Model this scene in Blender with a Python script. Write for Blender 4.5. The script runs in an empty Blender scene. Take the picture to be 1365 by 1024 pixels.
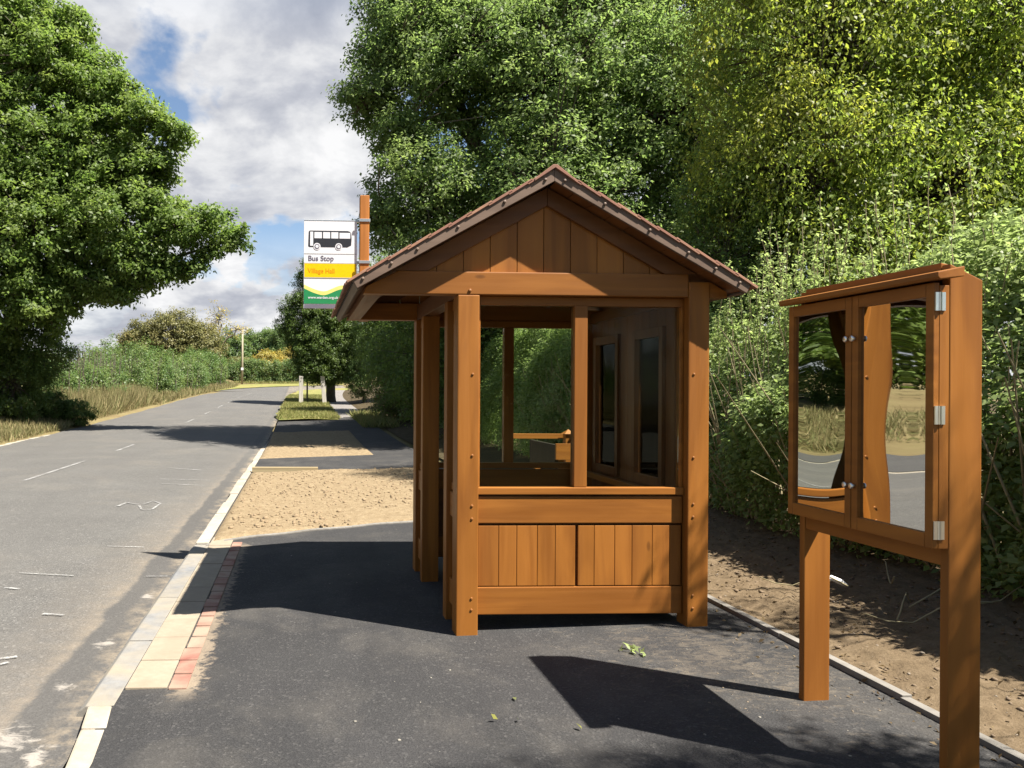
import bpy, bmesh, math, random
import numpy as np
from mathutils import Vector, Matrix
rad = math.radians
rng = np.random.default_rng(7)
random.seed(7)
sc = bpy.context.scene
COL = sc.collection

# ------------------------------------------------------------------ terrain
def curve(Y):                      # the road bends right beyond 50 m
    d = min(max(0.0, Y - 50.0), 26.0)
    return d * d / 360.0
def rise(Y):                       # and climbs gently
    y = min(max(0.0, Y - 20.0), 82.0) / 60.0
    return 2.0 * y ** 1.3
def pz(X, Y):                      # footway: falls towards the kerb
    return rise(Y) + 0.03 * (X - 0.95)
def rz(X, Y):                      # road with a slight crown
    t = (X - curve(Y) + 4.7) / 3.7
    return rise(Y) - 0.06 - 0.05 * min(1.5, t * t)
def sm(a, b, x):
    t = min(1, max(0, (x - a) / (b - a)))
    return t * t * (3 - 2 * t)
def gz(X, Y):                      # natural ground
    x = X - curve(Y)
    b = rise(Y)
    if x < -8.45:
        near = 1 - sm(24, 34, Y)
        d = -8.45 - x
        return b - 0.12 + min(d, 3) * 0.05 + near * 0.24 * max(0, min(d - 2.0, 16)) + (1 - near) * 0.22 * min(max(0, d - 0.5), 3.0)
    if x > 2.9:
        return b - 0.05 + min(0.14 * (x - 2.9), 0.9)
    return b - 0.30 if Y < 64 else b - 0.10

# ------------------------------------------------------------------ materials
def mat(name):
    m = bpy.data.materials.new(name); m.use_nodes = True
    nt = m.node_tree; nt.nodes.clear()
    out = nt.nodes.new('ShaderNodeOutputMaterial')
    bs = nt.nodes.new('ShaderNodeBsdfPrincipled')
    nt.links.new(bs.outputs[0], out.inputs[0])
    return m, nt, bs, out
def N(nt, t, **kw):
    n = nt.nodes.new(t)
    for k, v in kw.items():
        if k in n.inputs: n.inputs[k].default_value = v
        else: setattr(n, k, v)
    return n
def coords(nt, scale=(1, 1, 1), kind='Object'):
    tc = N(nt, 'ShaderNodeTexCoord'); mp = N(nt, 'ShaderNodeMapping')
    mp.inputs['Scale'].default_value = scale
    nt.links.new(tc.outputs[kind], mp.inputs[0])
    return mp.outputs[0]
def noise(nt, vec, scale, detail=4, rough=.55, dist=0.0):
    n = N(nt, 'ShaderNodeTexNoise', Scale=scale, Detail=detail, Roughness=rough, Distortion=dist)
    nt.links.new(vec, n.inputs['Vector']); return n.outputs['Fac']
def ramp(nt, fac, stops, interp='LINEAR'):
    r = N(nt, 'ShaderNodeValToRGB'); r.color_ramp.interpolation = interp
    e = r.color_ramp.elements
    while len(e) < len(stops): e.new(0.5)
    for i, (p, c) in enumerate(stops):
        e[i].position = p
        e[i].color = (c, c, c, 1) if isinstance(c, (int, float)) else (*c, 1)
    nt.links.new(fac, r.inputs[0]); return r.outputs[0]
def mix(nt, fac, a, b, mode='MIX'):
    m = N(nt, 'ShaderNodeMix', data_type='RGBA', blend_type=mode)
    for s, v in ((m.inputs[0], fac), (m.inputs[6], a), (m.inputs[7], b)):
        if hasattr(v, 'links'): nt.links.new(v, s)
        elif isinstance(v, tuple): s.default_value = (*v, 1)
        else: s.default_value = v
    return m.outputs[2]
def bump(nt, bs, h, strength=.3, dist=.01):
    b = N(nt, 'ShaderNodeBump', Strength=strength, Distance=dist)
    nt.links.new(h, b.inputs['Height']); nt.links.new(b.outputs[0], bs.inputs['Normal'])
def island(nt):
    g = N(nt, 'ShaderNodeNewGeometry'); return g.outputs['Random Per Island']

def wood(name, axis, lo, hi, rough=.5):
    m, nt, bs, _ = mat(name)
    s = [26, 26, 26]; s[axis] = 1.1
    v = coords(nt, tuple(s))
    g = noise(nt, v, 1.0, 6, .62, .6)
    s2 = [7, 7, 7]; s2[axis] = .7
    g2 = noise(nt, coords(nt, tuple(s2)), 1.0, 3, .5, 1.2)
    big = noise(nt, coords(nt), 1.7, 2)
    c = ramp(nt, g, [(.25, lo), (.75, hi)])
    c = mix(nt, .55, c, ramp(nt, g2, [(.38, tuple(x * .9 for x in lo)), (.62, tuple(x * 1.04 for x in hi))]))
    c = mix(nt, ramp(nt, big, [(.3, 0.0), (.8, .35)]), c, tuple(x * .72 for x in lo))
    isl = island(nt)
    hsv = N(nt, 'ShaderNodeHueSaturation', Saturation=1.0)
    mr = N(nt, 'ShaderNodeMapRange'); mr.inputs['To Min'].default_value = .84; mr.inputs['To Max'].default_value = 1.10
    nt.links.new(isl, mr.inputs[0]); nt.links.new(mr.outputs[0], hsv.inputs['Value']); nt.links.new(c, hsv.inputs['Color'])
    kn = N(nt, 'ShaderNodeTexVoronoi', Scale=1.0); s3 = [5.5, 5.5, 5.5]; s3[axis] = 2.2
    nt.links.new(coords(nt, tuple(s3)), kn.inputs['Vector'])
    kf = ramp(nt, kn.outputs['Distance'], [(.0, .75), (.05, .55), (.085, 0.0)])
    cc = mix(nt, kf, hsv.outputs[0], tuple(x * .4 for x in lo))
    nt.links.new(cc, bs.inputs['Base Color'])
    nt.links.new(ramp(nt, g, [(.2, rough - .08), (.8, rough + .1)]), bs.inputs['Roughness'])
    bs.inputs['Specular IOR Level'].default_value = .28
    bump(nt, bs, g, .22, .004)
    return m
LO, HI = (.222, .077, .0125), (.335, .128, .021)
WX, WY, WZ = wood('stained_wood_x', 0, LO, HI), wood('stained_wood_y', 1, LO, HI), wood('stained_wood_z', 2, LO, HI)
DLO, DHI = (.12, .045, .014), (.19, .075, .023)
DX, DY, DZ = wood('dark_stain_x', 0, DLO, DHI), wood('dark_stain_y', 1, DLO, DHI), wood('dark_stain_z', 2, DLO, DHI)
FA = wood('brown_fascia', 0, (.13, .085, .06), (.185, .125, .09), .6)
FY = wood('brown_fascia_y', 1, (.14, .10, .07), (.20, .145, .105), .6)
GREYW = wood('weathered_wood', 2, (.40, .37, .32), (.58, .54, .47), .8)
BLACKW = wood('backing_and_painted_shade', 2, (.02, .017, .012), (.035, .028, .02), .7)

def simple(name, col, rough=.5, metal=0.0, spec=.5):
    m, nt, bs, _ = mat(name)
    n = noise(nt, coords(nt), 35, 3)
    nt.links.new(mix(nt, n, tuple(x * .88 for x in col), tuple(min(1, x * 1.1) for x in col)), bs.inputs['Base Color'])
    bs.inputs['Roughness'].default_value = rough; bs.inputs['Metallic'].default_value = metal
    bs.inputs['Specular IOR Level'].default_value = spec
    return m
STEEL = simple('steel', (.72, .72, .70), .28, 1.0)
BOLT = simple('bolt_cap', (.22, .08, .012), .55)
FBOLT = simple('fascia_bolt_cap', (.15, .10, .07), .6)
DARK = simple('dark_hole', (.012, .010, .009), .8)
ALU = simple('aluminium', (.55, .57, .58), .35, .9)
WHITE = simple('sign_white', (.60, .60, .61), .25)
BLACK = simple('sign_black', (.025, .025, .03), .3)
GREYT = simple('sign_grey', (.13, .12, .15), .35)
GREYL = simple('sign_line', (.30, .30, .29), .35)
YEL = simple('sign_yellow', (.62, .42, .004), .25)
LYEL = simple('sign_pale_yellow', (.60, .54, .16), .25)
ORANGE = simple('sign_orange', (.62, .22, .004), .3)
GREEN = simple('sign_green', (.022, .19, .07), .25)
PIPE = simple('white_plastic', (.75, .74, .72), .4)

def tile_mat():
    m, nt, bs, _ = mat('clay_tile')
    r = island(nt)
    c = ramp(nt, r, [(0, (.20, .085, .055)), (.5, (.27, .12, .075)), (1, (.33, .17, .10))])
    n = noise(nt, coords(nt), 22, 5)
    c = mix(nt, ramp(nt, n, [(.4, 0.), (.75, .45)]), c, (.12, .07, .05))
    nt.links.new(c, bs.inputs['Base Color']); bs.inputs['Roughness'].default_value = .8
    bump(nt, bs, n, .3, .004)
    return m
TILE = tile_mat()

def glass(name, ior=1.55, tint=(.80, .84, .82), wav=0.0):
    m, nt, bs, out = mat(name); nt.nodes.remove(bs)
    tr = N(nt, 'ShaderNodeBsdfTransparent'); tr.inputs[0].default_value = (*tint, 1)
    gl = N(nt, 'ShaderNodeBsdfGlossy', Roughness=0.01); gl.inputs[0].default_value = (.66, .66, .64, 1)
    fr = N(nt, 'ShaderNodeFresnel', IOR=ior)
    mx = N(nt, 'ShaderNodeMixShader')
    nt.links.new(fr.outputs[0], mx.inputs[0]); nt.links.new(tr.outputs[0], mx.inputs[1]); nt.links.new(gl.outputs[0], mx.inputs[2])
    nt.links.new(mx.outputs[0], out.inputs[0])
    if wav:
        b = N(nt, 'ShaderNodeBump', Strength=wav, Distance=.02)
        nt.links.new(noise(nt, coords(nt, (1, 1, .6)), 3.2, 1, .4), b.inputs['Height'])
        nt.links.new(b.outputs[0], gl.inputs['Normal']); nt.links.new(b.outputs[0], fr.inputs['Normal'])
    return m
GLASS = glass('window_glass', 1.16, (.93, .95, .92))
ACRYL = glass('acrylic_pane', 1.45, (.50, .50, .48), .03)

def asphalt(name, lo, hi, specks=.16, dust=None, dscale=1.2, dpos=(.55, .8), damt=.5, gscale=260, patch=.25):
    m, nt, bs, _ = mat(name)
    v = coords(nt)
    fine = noise(nt, v, gscale, 3, .7)
    vor = N(nt, 'ShaderNodeTexVoronoi', Scale=gscale * .55); nt.links.new(v, vor.inputs['Vector'])
    mid = noise(nt, v, 9, 5, .65)
    big = noise(nt, v, .9, 4, .6)
    c = ramp(nt, fine, [(.36, tuple(x * .75 for x in lo)), (.64, tuple(x * 1.15 for x in hi))])
    stone = ramp(nt, vor.outputs['Color'], [(.72, 0.0), (.95, specks)])
    c = mix(nt, stone, c, (.42, .40, .37))
    c = mix(nt, ramp(nt, mid, [(.35, 0.), (.8, patch)]), c, tuple(x * .55 for x in lo))
    c = mix(nt, ramp(nt, big, [(.35, 0.), (.75, patch)]), c, tuple(x * 1.35 for x in hi))
    if dust:
        d = noise(nt, v, dscale, 7, .68, .4)
        c = mix(nt, ramp(nt, d, [(dpos[0], 0.), (dpos[1], damt)]), c, dust)
    nt.links.new(c, bs.inputs['Base Color'])
    bs.inputs['Roughness'].default_value = .88; bs.inputs['Specular IOR Level'].default_value = .3
    add = N(nt, 'ShaderNodeMath', operation='ADD'); nt.links.new(fine, add.inputs[0]); nt.links.new(vor.outputs['Distance'], add.inputs[1])
    bump(nt, bs, add.outputs[0], .55, .004)
    return m
NEWTAR = asphalt('new_asphalt', (.0165, .0163, .017), (.040, .039, .0385), .10, (.105, .095, .080), 1.3, (.48, .74), .45, 150)
ROADM = asphalt('old_road', (.058, .056, .052), (.108, .104, .096), .22, (.19, .165, .13), .5, (.5, .8), .3, 120, .22)
def road_mat():
    """old road; a darker reinstated strip runs beside the kerb, with a dusty margin"""
    m = ROADM; nt = m.node_tree
    bs = next(n for n in nt.nodes if n.type == 'BSDF_PRINCIPLED')
    base = bs.inputs['Base Color'].links[0].from_socket
    tc = N(nt, 'ShaderNodeTexCoord'); sx = N(nt, 'ShaderNodeSeparateXYZ'); nt.links.new(tc.outputs['Object'], sx.inputs[0])
    def mth(op, a, b):
        n = N(nt, 'ShaderNodeMath', operation=op)
        for i, v in enumerate((a, b)):
            if hasattr(v, 'links'): nt.links.new(v, n.inputs[i])
            else: n.inputs[i].default_value = v
        return n.outputs[0]
    v = coords(nt)
    w1 = noise(nt, v, 1.6, 6, .65); w2 = noise(nt, v, 5.0, 6, .7); w3 = noise(nt, v, 30, 3, .7)
    x = mth('ADD', sx.outputs[0], mth('MULTIPLY', mth('SUBTRACT', w1, .5), .22))
    x = mth('ADD', x, mth('MULTIPLY', mth('SUBTRACT', w3, .5), .07))
    near = mth('SUBTRACT', 1.0, mth('MULTIPLY', sx.outputs[1], .042))          # fades out along the road
    dust = ramp(nt, mth('ADD', mth('MULTIPLY', x, .5), 1.2), [(.22, 0.), (.44, .32), (.505, .8), (.525, 0.)])   # -2.2 .. -1.4
    dust = mth('MULTIPLY', dust, mth('MULTIPLY', ramp(nt, w2, [(.3, .25), (.62, 1.)]), mth('MAXIMUM', near, 0.12)))
    dust2 = ramp(nt, mth('ADD', mth('MULTIPLY', x, .5), 1.2), [(.585, 0.), (.66, .75)])                          # silt along the kerb foot
    dust2 = mth('MULTIPLY', dust2, ramp(nt, w2, [(.42, 0.), (.62, 1.)]))
    pat = ramp(nt, mth('ADD', mth('MULTIPLY', x, .5), 1.2), [(.505, 0.), (.525, .62)])
    pat = mth('MULTIPLY', pat, ramp(nt, mth('MULTIPLY', sx.outputs[1], .05), [(.55, 1.), (1., .25)]))
    c = mix(nt, pat, base, mix(nt, w3, (.034, .032, .030), (.072, .068, .063)))
    c = mix(nt, dust, c, mix(nt, w3, (.15, .118, .082), (.27, .22, .16)))
    c = mix(nt, dust2, c, (.28, .225, .155))
    w4 = noise(nt, coords(nt, (1.0, 1.7, 1)), 9, 7, .72, .6)
    for cx, cy, rx, ry in ((-1.33, 3.5, .10, .15), (-1.28, 4.1, .06, .08), (-1.22, 4.8, .05, .09), (-1.14, 3.3, .05, .16), (-1.18, 5.9, .045, .10)):
        dx = mth('DIVIDE', mth('SUBTRACT', sx.outputs[0], cx), rx); dy = mth('DIVIDE', mth('SUBTRACT', sx.outputs[1], cy), ry)
        d = mth('SQRT', mth('ADD', mth('MULTIPLY', dx, dx), mth('MULTIPLY', dy, dy)), 0.0)
        msk = ramp(nt, mth('SUBTRACT', w4, mth('MULTIPLY', d, .16)), [(.34, 0.), (.50, .75)])
        c = mix(nt, msk, c, (.33, .30, .26))
    far = noise(nt, coords(nt, (1, .08, 1)), 1.3, 4, .6)                       # tyre-polished bands along the lane
    c = mix(nt, ramp(nt, far, [(.4, 0.), (.7, .3)]), c, (.075, .071, .067))
    nt.links.new(c, bs.inputs['Base Color'])
road_mat()
def tar_mat():
    """pale mortar dust washed over the tarmac beside the red strip, tyre and barrow marks elsewhere"""
    m = NEWTAR; nt = m.node_tree
    bs = next(n for n in nt.nodes if n.type == 'BSDF_PRINCIPLED'); c = bs.inputs['Base Color'].links[0].from_socket
    tc = N(nt, 'ShaderNodeTexCoord'); sx = N(nt, 'ShaderNodeSeparateXYZ'); nt.links.new(tc.outputs['Object'], sx.inputs[0])
    def mth(op, a, b):
        n = N(nt, 'ShaderNodeMath', operation=op)
        for i, v in enumerate((a, b)):
            if hasattr(v, 'links'): nt.links.new(v, n.inputs[i])
            else: n.inputs[i].default_value = v
        return n.outputs[0]
    w = noise(nt, coords(nt), 16, 7, .7, .5)
    d = mth('ABSOLUTE', mth('SUBTRACT', sx.outputs[0], -.585), 0.0)
    yy = ramp(nt, mth('MULTIPLY', sx.outputs[1], .1), [(.375, 0.), (.395, 1.), (.74, 1.), (.77, 0.)])
    msk = mth('MULTIPLY', ramp(nt, mth('SUBTRACT', w, mth('MULTIPLY', d, 2.6)), [(.28, 0.), (.42, .85)]), yy)
    c = mix(nt, msk, c, (.24, .19, .135))
    dx = mth('DIVIDE', mth('SUBTRACT', sx.outputs[0], 2.35), .55); dy = mth('DIVIDE', mth('SUBTRACT', sx.outputs[1], 4.1), .8)
    dd = mth('SQRT', mth('ADD', mth('MULTIPLY', dx, dx), mth('MULTIPLY', dy, dy)), 0.0)
    w2 = noise(nt, coords(nt, (1, 1.6, 1)), 11, 8, .72, .8)
    c = mix(nt, ramp(nt, mth('SUBTRACT', w2, mth('MULTIPLY', dd, .12)), [(.40, 0.), (.55, .65)]), c, (.12, .10, .075))
    # slightly glossier and rougher lanes from the roller
    ro = noise(nt, coords(nt, (1.2, .25, 1)), 2.2, 4, .6)
    c = mix(nt, ramp(nt, ro, [(.42, 0.), (.62, .35)]), c, (.018, .018, .019))
    nt.links.new(c, bs.inputs['Base Color'])
tar_mat()

def ground(name, stops, sc1=6, bumpd=.03, extra=None):
    m, nt, bs, _ = mat(name)
    v = coords(nt)
    a = noise(nt, v, sc1, 8, .68); b = noise(nt, v, 70, 4, .7); big = noise(nt, v, .7, 3)
    mm = N(nt, 'ShaderNodeMath', operation='MULTIPLY_ADD'); nt.links.new(a, mm.inputs[0]); mm.inputs[1].default_value = .6
    m2 = N(nt, 'ShaderNodeMath', operation='MULTIPLY'); nt.links.new(b, m2.inputs[0]); m2.inputs[1].default_value = .4
    nt.links.new(m2.outputs[0], mm.inputs[2])
    c = ramp(nt, mm.outputs[0], stops)
    if extra: c = mix(nt, ramp(nt, big, [(.4, 0.), (.65, .7)]), c, extra)
    nt.links.new(c, bs.inputs['Base Color']); bs.inputs['Roughness'].default_value = .95
    bs.inputs['Specular IOR Level'].default_value = .1
    bump(nt, bs, mm.outputs[0], .8, bumpd)
    return m
SOIL_L = ground('dry_soil', [(.30, (.10, .071, .041)), (.45, (.185, .138, .082)), (.56, (.23, .177, .108)), (.7, (.29, .232, .152))], 13)
SOIL_D = ground('brown_soil', [(.3, (.066, .047, .028)), (.5, (.120, .088, .053)), (.72, (.18, .136, .088))], 12, .02)
VERGE = ground('verge_turf', [(.3, (.10, .11, .03)), (.5, (.20, .18, .065)), (.7, (.33, .26, .11))], 3, .03, (.12, .15, .04))
FIELD = ground('dry_field', [(.3, (.095, .073, .036)), (.5, (.145, .112, .056)), (.7, (.20, .16, .085))], 1.5, .05, (.165, .145, .065))
STONE = simple('pebble', (.17, .14, .105), .9)
CLOD = simple('clod', (.135, .097, .06), .95)
CLODL = simple('pale_clod', (.20, .145, .085), .95)

def concrete(name, lo, hi, stain=(.45, .36, .22), amt=.5):
    m, nt, bs, _ = mat(name)
    v = coords(nt); a = noise(nt, v, 14, 6, .7); b = noise(nt, v, 2.1, 4, .6, .5); f = noise(nt, v, 160, 2)
    c = ramp(nt, a, [(.3, lo), (.7, hi)])
    c = mix(nt, ramp(nt, b, [(.36, 0.), (.62, amt)]), c, stain)
    r = N(nt, 'ShaderNodeMapRange'); r.inputs['To Max'].default_value = .22; nt.links.new(island(nt), r.inputs[0])
    c = mix(nt, r.outputs[0], c, tuple(x * .6 for x in lo))
    nt.links.new(c, bs.inputs['Base Color']); bs.inputs['Roughness'].default_value = .9
    bump(nt, bs, f, .4, .003)
    return m
KERB = concrete('pale_kerb', (.27, .245, .20), (.37, .345, .29), (.24, .19, .12))
KASSEL = concrete('grey_kerb', (.125, .128, .132), (.20, .20, .195), (.27, .225, .15), .7)
SLAB = concrete('buff_slab', (.235, .195, .14), (.31, .262, .195), (.20, .16, .11), .5)
REDB = concrete('red_block', (.17, .052, .038), (.23, .085, .062), (.30, .235, .17), .85)
EDGE = concrete('edging', (.15, .14, .125), (.235, .22, .195), (.10, .09, .075), .6)
def worn(m, lo, hi, sc_=38):
    nt = m.node_tree; out = next(n for n in nt.nodes if n.type == 'OUTPUT_MATERIAL'); bs = next(n for n in nt.nodes if n.type == 'BSDF_PRINCIPLED')
    tr = N(nt, 'ShaderNodeBsdfTransparent'); mx = N(nt, 'ShaderNodeMixShader')
    nt.links.new(ramp(nt, noise(nt, coords(nt), sc_, 5, .75), [(lo, 0.), (hi, .8)]), mx.inputs[0])
    nt.links.new(tr.outputs[0], mx.inputs[1]); nt.links.new(bs.outputs[0], mx.inputs[2]); nt.links.new(mx.outputs[0], out.inputs[0])
    return m
MARK = concrete('road_paint', (.34, .34, .33), (.46, .46, .44), (.12, .113, .105), .8)
worn(MARK, .36, .56)
PLANKY = wood('pale_plank', 0, (.27, .21, .115), (.37, .30, .175), .8)

def leafmat(name, c1, c2, c3, trans=.35, gloss=.48, spec=.32):
    gloss = max(gloss, .46); spec = min(spec, .36)
    m, nt, bs, out = mat(name)
    r = island(nt)
    at = N(nt, 'ShaderNodeAttribute', attribute_name='tint')
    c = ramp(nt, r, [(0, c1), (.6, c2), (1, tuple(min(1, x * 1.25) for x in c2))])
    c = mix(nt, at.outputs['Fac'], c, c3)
    nt.links.new(c, bs.inputs['Base Color']); bs.inputs['Roughness'].default_value = gloss
    bs.inputs['Specular IOR Level'].default_value = spec
    tl = N(nt, 'ShaderNodeBsdfTranslucent')
    hs = N(nt, 'ShaderNodeHueSaturation', Saturation=1.1, Value=1.6); nt.links.new(c, hs.inputs['Color'])
    nt.links.new(hs.outputs[0], tl.inputs[0])
    mx = N(nt, 'ShaderNodeMixShader'); mx.inputs[0].default_value = trans
    nt.links.new(bs.outputs[0], mx.inputs[1]); nt.links.new(tl.outputs[0], mx.inputs[2]); nt.links.new(mx.outputs[0], out.inputs[0])
    return m
L_OAK = leafmat('oak_leaf', (.070, .118, .027), (.125, .185, .046), (.19, .235, .066), .55)
L_BIG = leafmat('grey_green_leaf', (.076, .122, .038), (.13, .186, .060), (.21, .26, .09), .6)
L_YEL = leafmat('yellow_green_leaf', (.125, .180, .038), (.165, .228, .050), (.27, .275, .058), .6)
L_HEDGE = leafmat('hedge_leaf', (.090, .14, .038), (.17, .23, .072), (.32, .38, .16), .52)
L_CON = leafmat('dark_conifer', (.030, .060, .014), (.065, .105, .022), (.11, .15, .028), .35, .5)
L_DARK = leafmat('dark_leaf', (.062, .10, .028), (.11, .165, .046), (.16, .20, .056), .55)  # dark green of the bushes, evergreen and woodland trees
L_FAR = leafmat('far_leaf', (.050, .098, .030), (.092, .150, .046), (.16, .185, .058), .38)
L_BROWN = leafmat('far_olive_leaf', (.085, .095, .035), (.145, .145, .052), (.20, .17, .065), .3)
L_GOLD = leafmat('gold_leaf', (.25, .20, .05), (.36, .28, .07), (.20, .22, .06), .3)
L_GRASS = leafmat('dry_grass', (.14, .115, .055), (.27, .22, .115), (.11, .14, .045), .3, .7, .2)
L_GREENG = leafmat('verge_grass', (.085, .115, .03), (.16, .18, .055), (.30, .245, .115), .3, .7, .2)
def barkmat():
    m, nt, bs, _ = mat('bark')
    n = noise(nt, coords(nt, (9, 9, 2)), 3, 6, .7)
    nt.links.new(ramp(nt, n, [(.3, (.05, .04, .028)), (.7, (.17, .145, .105))]), bs.inputs['Base Color'])
    bs.inputs['Roughness'].default_value = .95; bump(nt, bs, n, .8, .03)
    return m
BARK = barkmat()
TWIG = simple('pale_twig', (.26, .22, .12), .8)

# ------------------------------------------------------------------ mesh helpers
def link(o, parent=None):
    COL.objects.link(o)
    if parent is not None: o.parent = parent
    return o
def rootloc(p):
    v = Vector((0, 0, 0))
    while p is not None: v = v + p.location; p = p.parent
    return v
def thing(name, label, cat, loc, group=None):
    o = bpy.data.objects.new(name, None); o.empty_display_size = .2; o.location = loc
    o['label'] = label; o['category'] = cat
    if group: o['group'] = group
    return link(o)
class MB:
    def __init__(s): s.v = []; s.f = []
    def add(s, vs, fs):
        n = len(s.v); s.v += [tuple(v) for v in vs]; s.f += [tuple(i + n for i in f) for f in fs]; return s
    def box(s, x0, x1, y0, y1, z0, z1, M=None):
        vs = [Vector((x, y, z)) for x in (x0, x1) for y in (y0, y1) for z in (z0, z1)]
        if M is not None: vs = [M @ v for v in vs]
        return s.add(vs, [(0, 1, 3, 2), (4, 6, 7, 5), (0, 4, 5, 1), (2, 3, 7, 6), (0, 2, 6, 4), (1, 5, 7, 3)])
    def prism(s, poly, y0, y1):            # polygon in x,z extruded along y
        n = len(poly)
        vs = [(x, y0, z) for x, z in poly] + [(x, y1, z) for x, z in poly]
        return s.add(vs, [tuple(range(n)), tuple(range(2 * n - 1, n - 1, -1))] + [(i, i + n, (i + 1) % n + n, (i + 1) % n) for i in range(n)])
    def flat(s, poly, z0, z1):
        n = len(poly)
        vs = [(x, y, z0) for x, y in poly] + [(x, y, z1) for x, y in poly]
        return s.add(vs, [tuple(range(n - 1, -1, -1)), tuple(range(n, 2 * n))] + [(i, (i + 1) % n, (i + 1) % n + n, i + n) for i in range(n)])
    def cyl(s, c, axis, r, h, n=14, dome=0.0):
        c = Vector(c); a = Vector(axis).normalized(); u = a.orthogonal().normalized(); w = a.cross(u)
        rings = [(r, 0), (r, h * (1 - dome) if dome else h)]
        if dome: rings += [(r * .8, h * .86), (r * .45, h)]
        vs = []
        for rr, hh in rings:
            for i in range(n):
                t = 2 * math.pi * i / n
                vs.append(c + a * hh + (u * math.cos(t) + w * math.sin(t)) * rr)
        fs = [tuple(range(n - 1, -1, -1)), tuple(range((len(rings) - 1) * n, len(rings) * n))]
        for k in range(len(rings) - 1):
            fs += [(k * n + i, k * n + (i + 1) % n, (k + 1) * n + (i + 1) % n, (k + 1) * n + i) for i in range(n)]
        return s.add(vs, fs)
    def tube(s, pts, radii, n=6):
        pts = [Vector(p) for p in pts]; vs = []; fs = []
        for i, p in enumerate(pts):
            d = (pts[min(i + 1, len(pts) - 1)] - pts[max(i - 1, 0)]).normalized()
            u = d.cross(Vector((.3, .9, .2))).normalized(); w = d.cross(u)
            vs += [p + (u * math.cos(2 * math.pi * k / n) + w * math.sin(2 * math.pi * k / n)) * radii[i] for k in range(n)]
        for i in range(len(pts) - 1):
            fs += [(i * n + k, i * n + (k + 1) % n, (i + 1) * n + (k + 1) % n, (i + 1) * n + k) for k in range(n)]
        fs += [tuple(range(n - 1, -1, -1)), tuple(range((len(pts) - 1) * n, len(pts) * n))]
        return s.add(vs, fs)
    def build(s, name, m, parent=None, bevel=0.0, kind=None, smooth=False):
        off = rootloc(parent)
        me = bpy.data.meshes.new(name)
        me.from_pydata([tuple(Vector(v) - off) for v in s.v], [], s.f)
        bm = bmesh.new(); bm.from_mesh(me)
        bmesh.ops.recalc_face_normals(bm, faces=bm.faces)
        if bevel:
            es = [e for e in bm.edges if len(e.link_faces) == 2 and e.calc_face_angle(0) > .6]
            bmesh.ops.bevel(bm, geom=es, offset=bevel, segments=2, affect='EDGES', profile=.6)
        bm.to_mesh(me); bm.free()
        me.materials.append(m)
        if smooth: me.polygons.foreach_set('use_smooth', [True] * len(me.polygons))
        o = bpy.data.objects.new(name, me); link(o, parent)
        if kind: o['kind'] = kind
        return o
def tag(o, label, cat, group=None):
    o['label'] = label; o['category'] = cat
    if group: o['group'] = group
    return o

def npmesh(name, V, F, m, parent=None, kind=None, tint=None, smooth=False):
    """V (n,3), F (k,4 or 3) arrays -> object, fast"""
    off = np.array(rootloc(parent)); V = (V - off).astype(np.float32)
    me = bpy.data.meshes.new(name); k, c = F.shape
    me.vertices.add(len(V)); me.vertices.foreach_set('co', V.ravel())
    me.loops.add(k * c); me.loops.foreach_set('vertex_index', F.astype(np.int32).ravel())
    me.polygons.add(k); me.polygons.foreach_set('loop_start', (np.arange(k) * c).astype(np.int32))
    if smooth: me.polygons.foreach_set('use_smooth', np.ones(k, bool))
    me.update(calc_edges=True)
    if tint is not None:
        a = me.attributes.new('tint', 'FLOAT', 'POINT'); a.data.foreach_set('value', tint.astype(np.float32))
    me.materials.append(m)
    o = bpy.data.objects.new(name, me); link(o, parent)
    if kind: o['kind'] = kind
    return o
def unit(a): return a / np.maximum(1e-9, np.linalg.norm(a, axis=-1, keepdims=True))
def leaf_arrays(P, T, Nn, L, W, fold=.25):
    T = unit(T); S = unit(np.cross(Nn, T)); Nn = np.cross(T, S)
    L = L[:, None]; W = W[:, None]
    a = P; b = P + T * L * .45 + S * W * .5 + Nn * W * fold; c = P + T * L; d = P + T * L * .45 - S * W * .5 + Nn * W * fold
    V = np.stack([a, b, c, d], 1).reshape(-1, 3)
    F = np.arange(len(V)).reshape(-1, 4)
    return V, F
def leaves_at(C, cr, per, L, outw=None, droop=0.0, aspect=.55, tintc=None, flat=1.0):
    """clusters C (n,3) of radius cr, `per` leaves each -> V,F,tint"""
    n = len(C); cr = np.broadcast_to(cr, (n,))
    o = rng.normal(size=(n, per, 3)); o = unit(o) * (rng.random((n, per, 1)) ** .6)
    o[..., 2] *= flat
    P = C[:, None] + o * cr[:, None, None]
    nr = o * .9 + rng.normal(size=o.shape) * .55 + np.array([0, 0, .75])
    if outw is not None: nr = nr + outw[:, None] * .5
    nr = unit(nr)
    T = rng.normal(size=o.shape) + np.array([0, 0, -droop]) + o * .6
    T = T - nr * (T * nr).sum(-1, keepdims=True) * (.8 if droop < 1 else .2)
    Ls = L * (.6 + .7 * rng.random((n, per)))
    V, F = leaf_arrays(P.reshape(-1, 3), T.reshape(-1, 3), nr.reshape(-1, 3), Ls.ravel(), Ls.ravel() * aspect * (.8 + .4 * rng.random(n * per)))
    if tintc is None: tintc = np.clip(rng.normal(.25, .22, n), 0, 1)
    t = np.repeat(np.clip(tintc[:, None] + rng.normal(0, .07, (n, per)), 0, 1).ravel(), 4)
    return V, F, t
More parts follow.
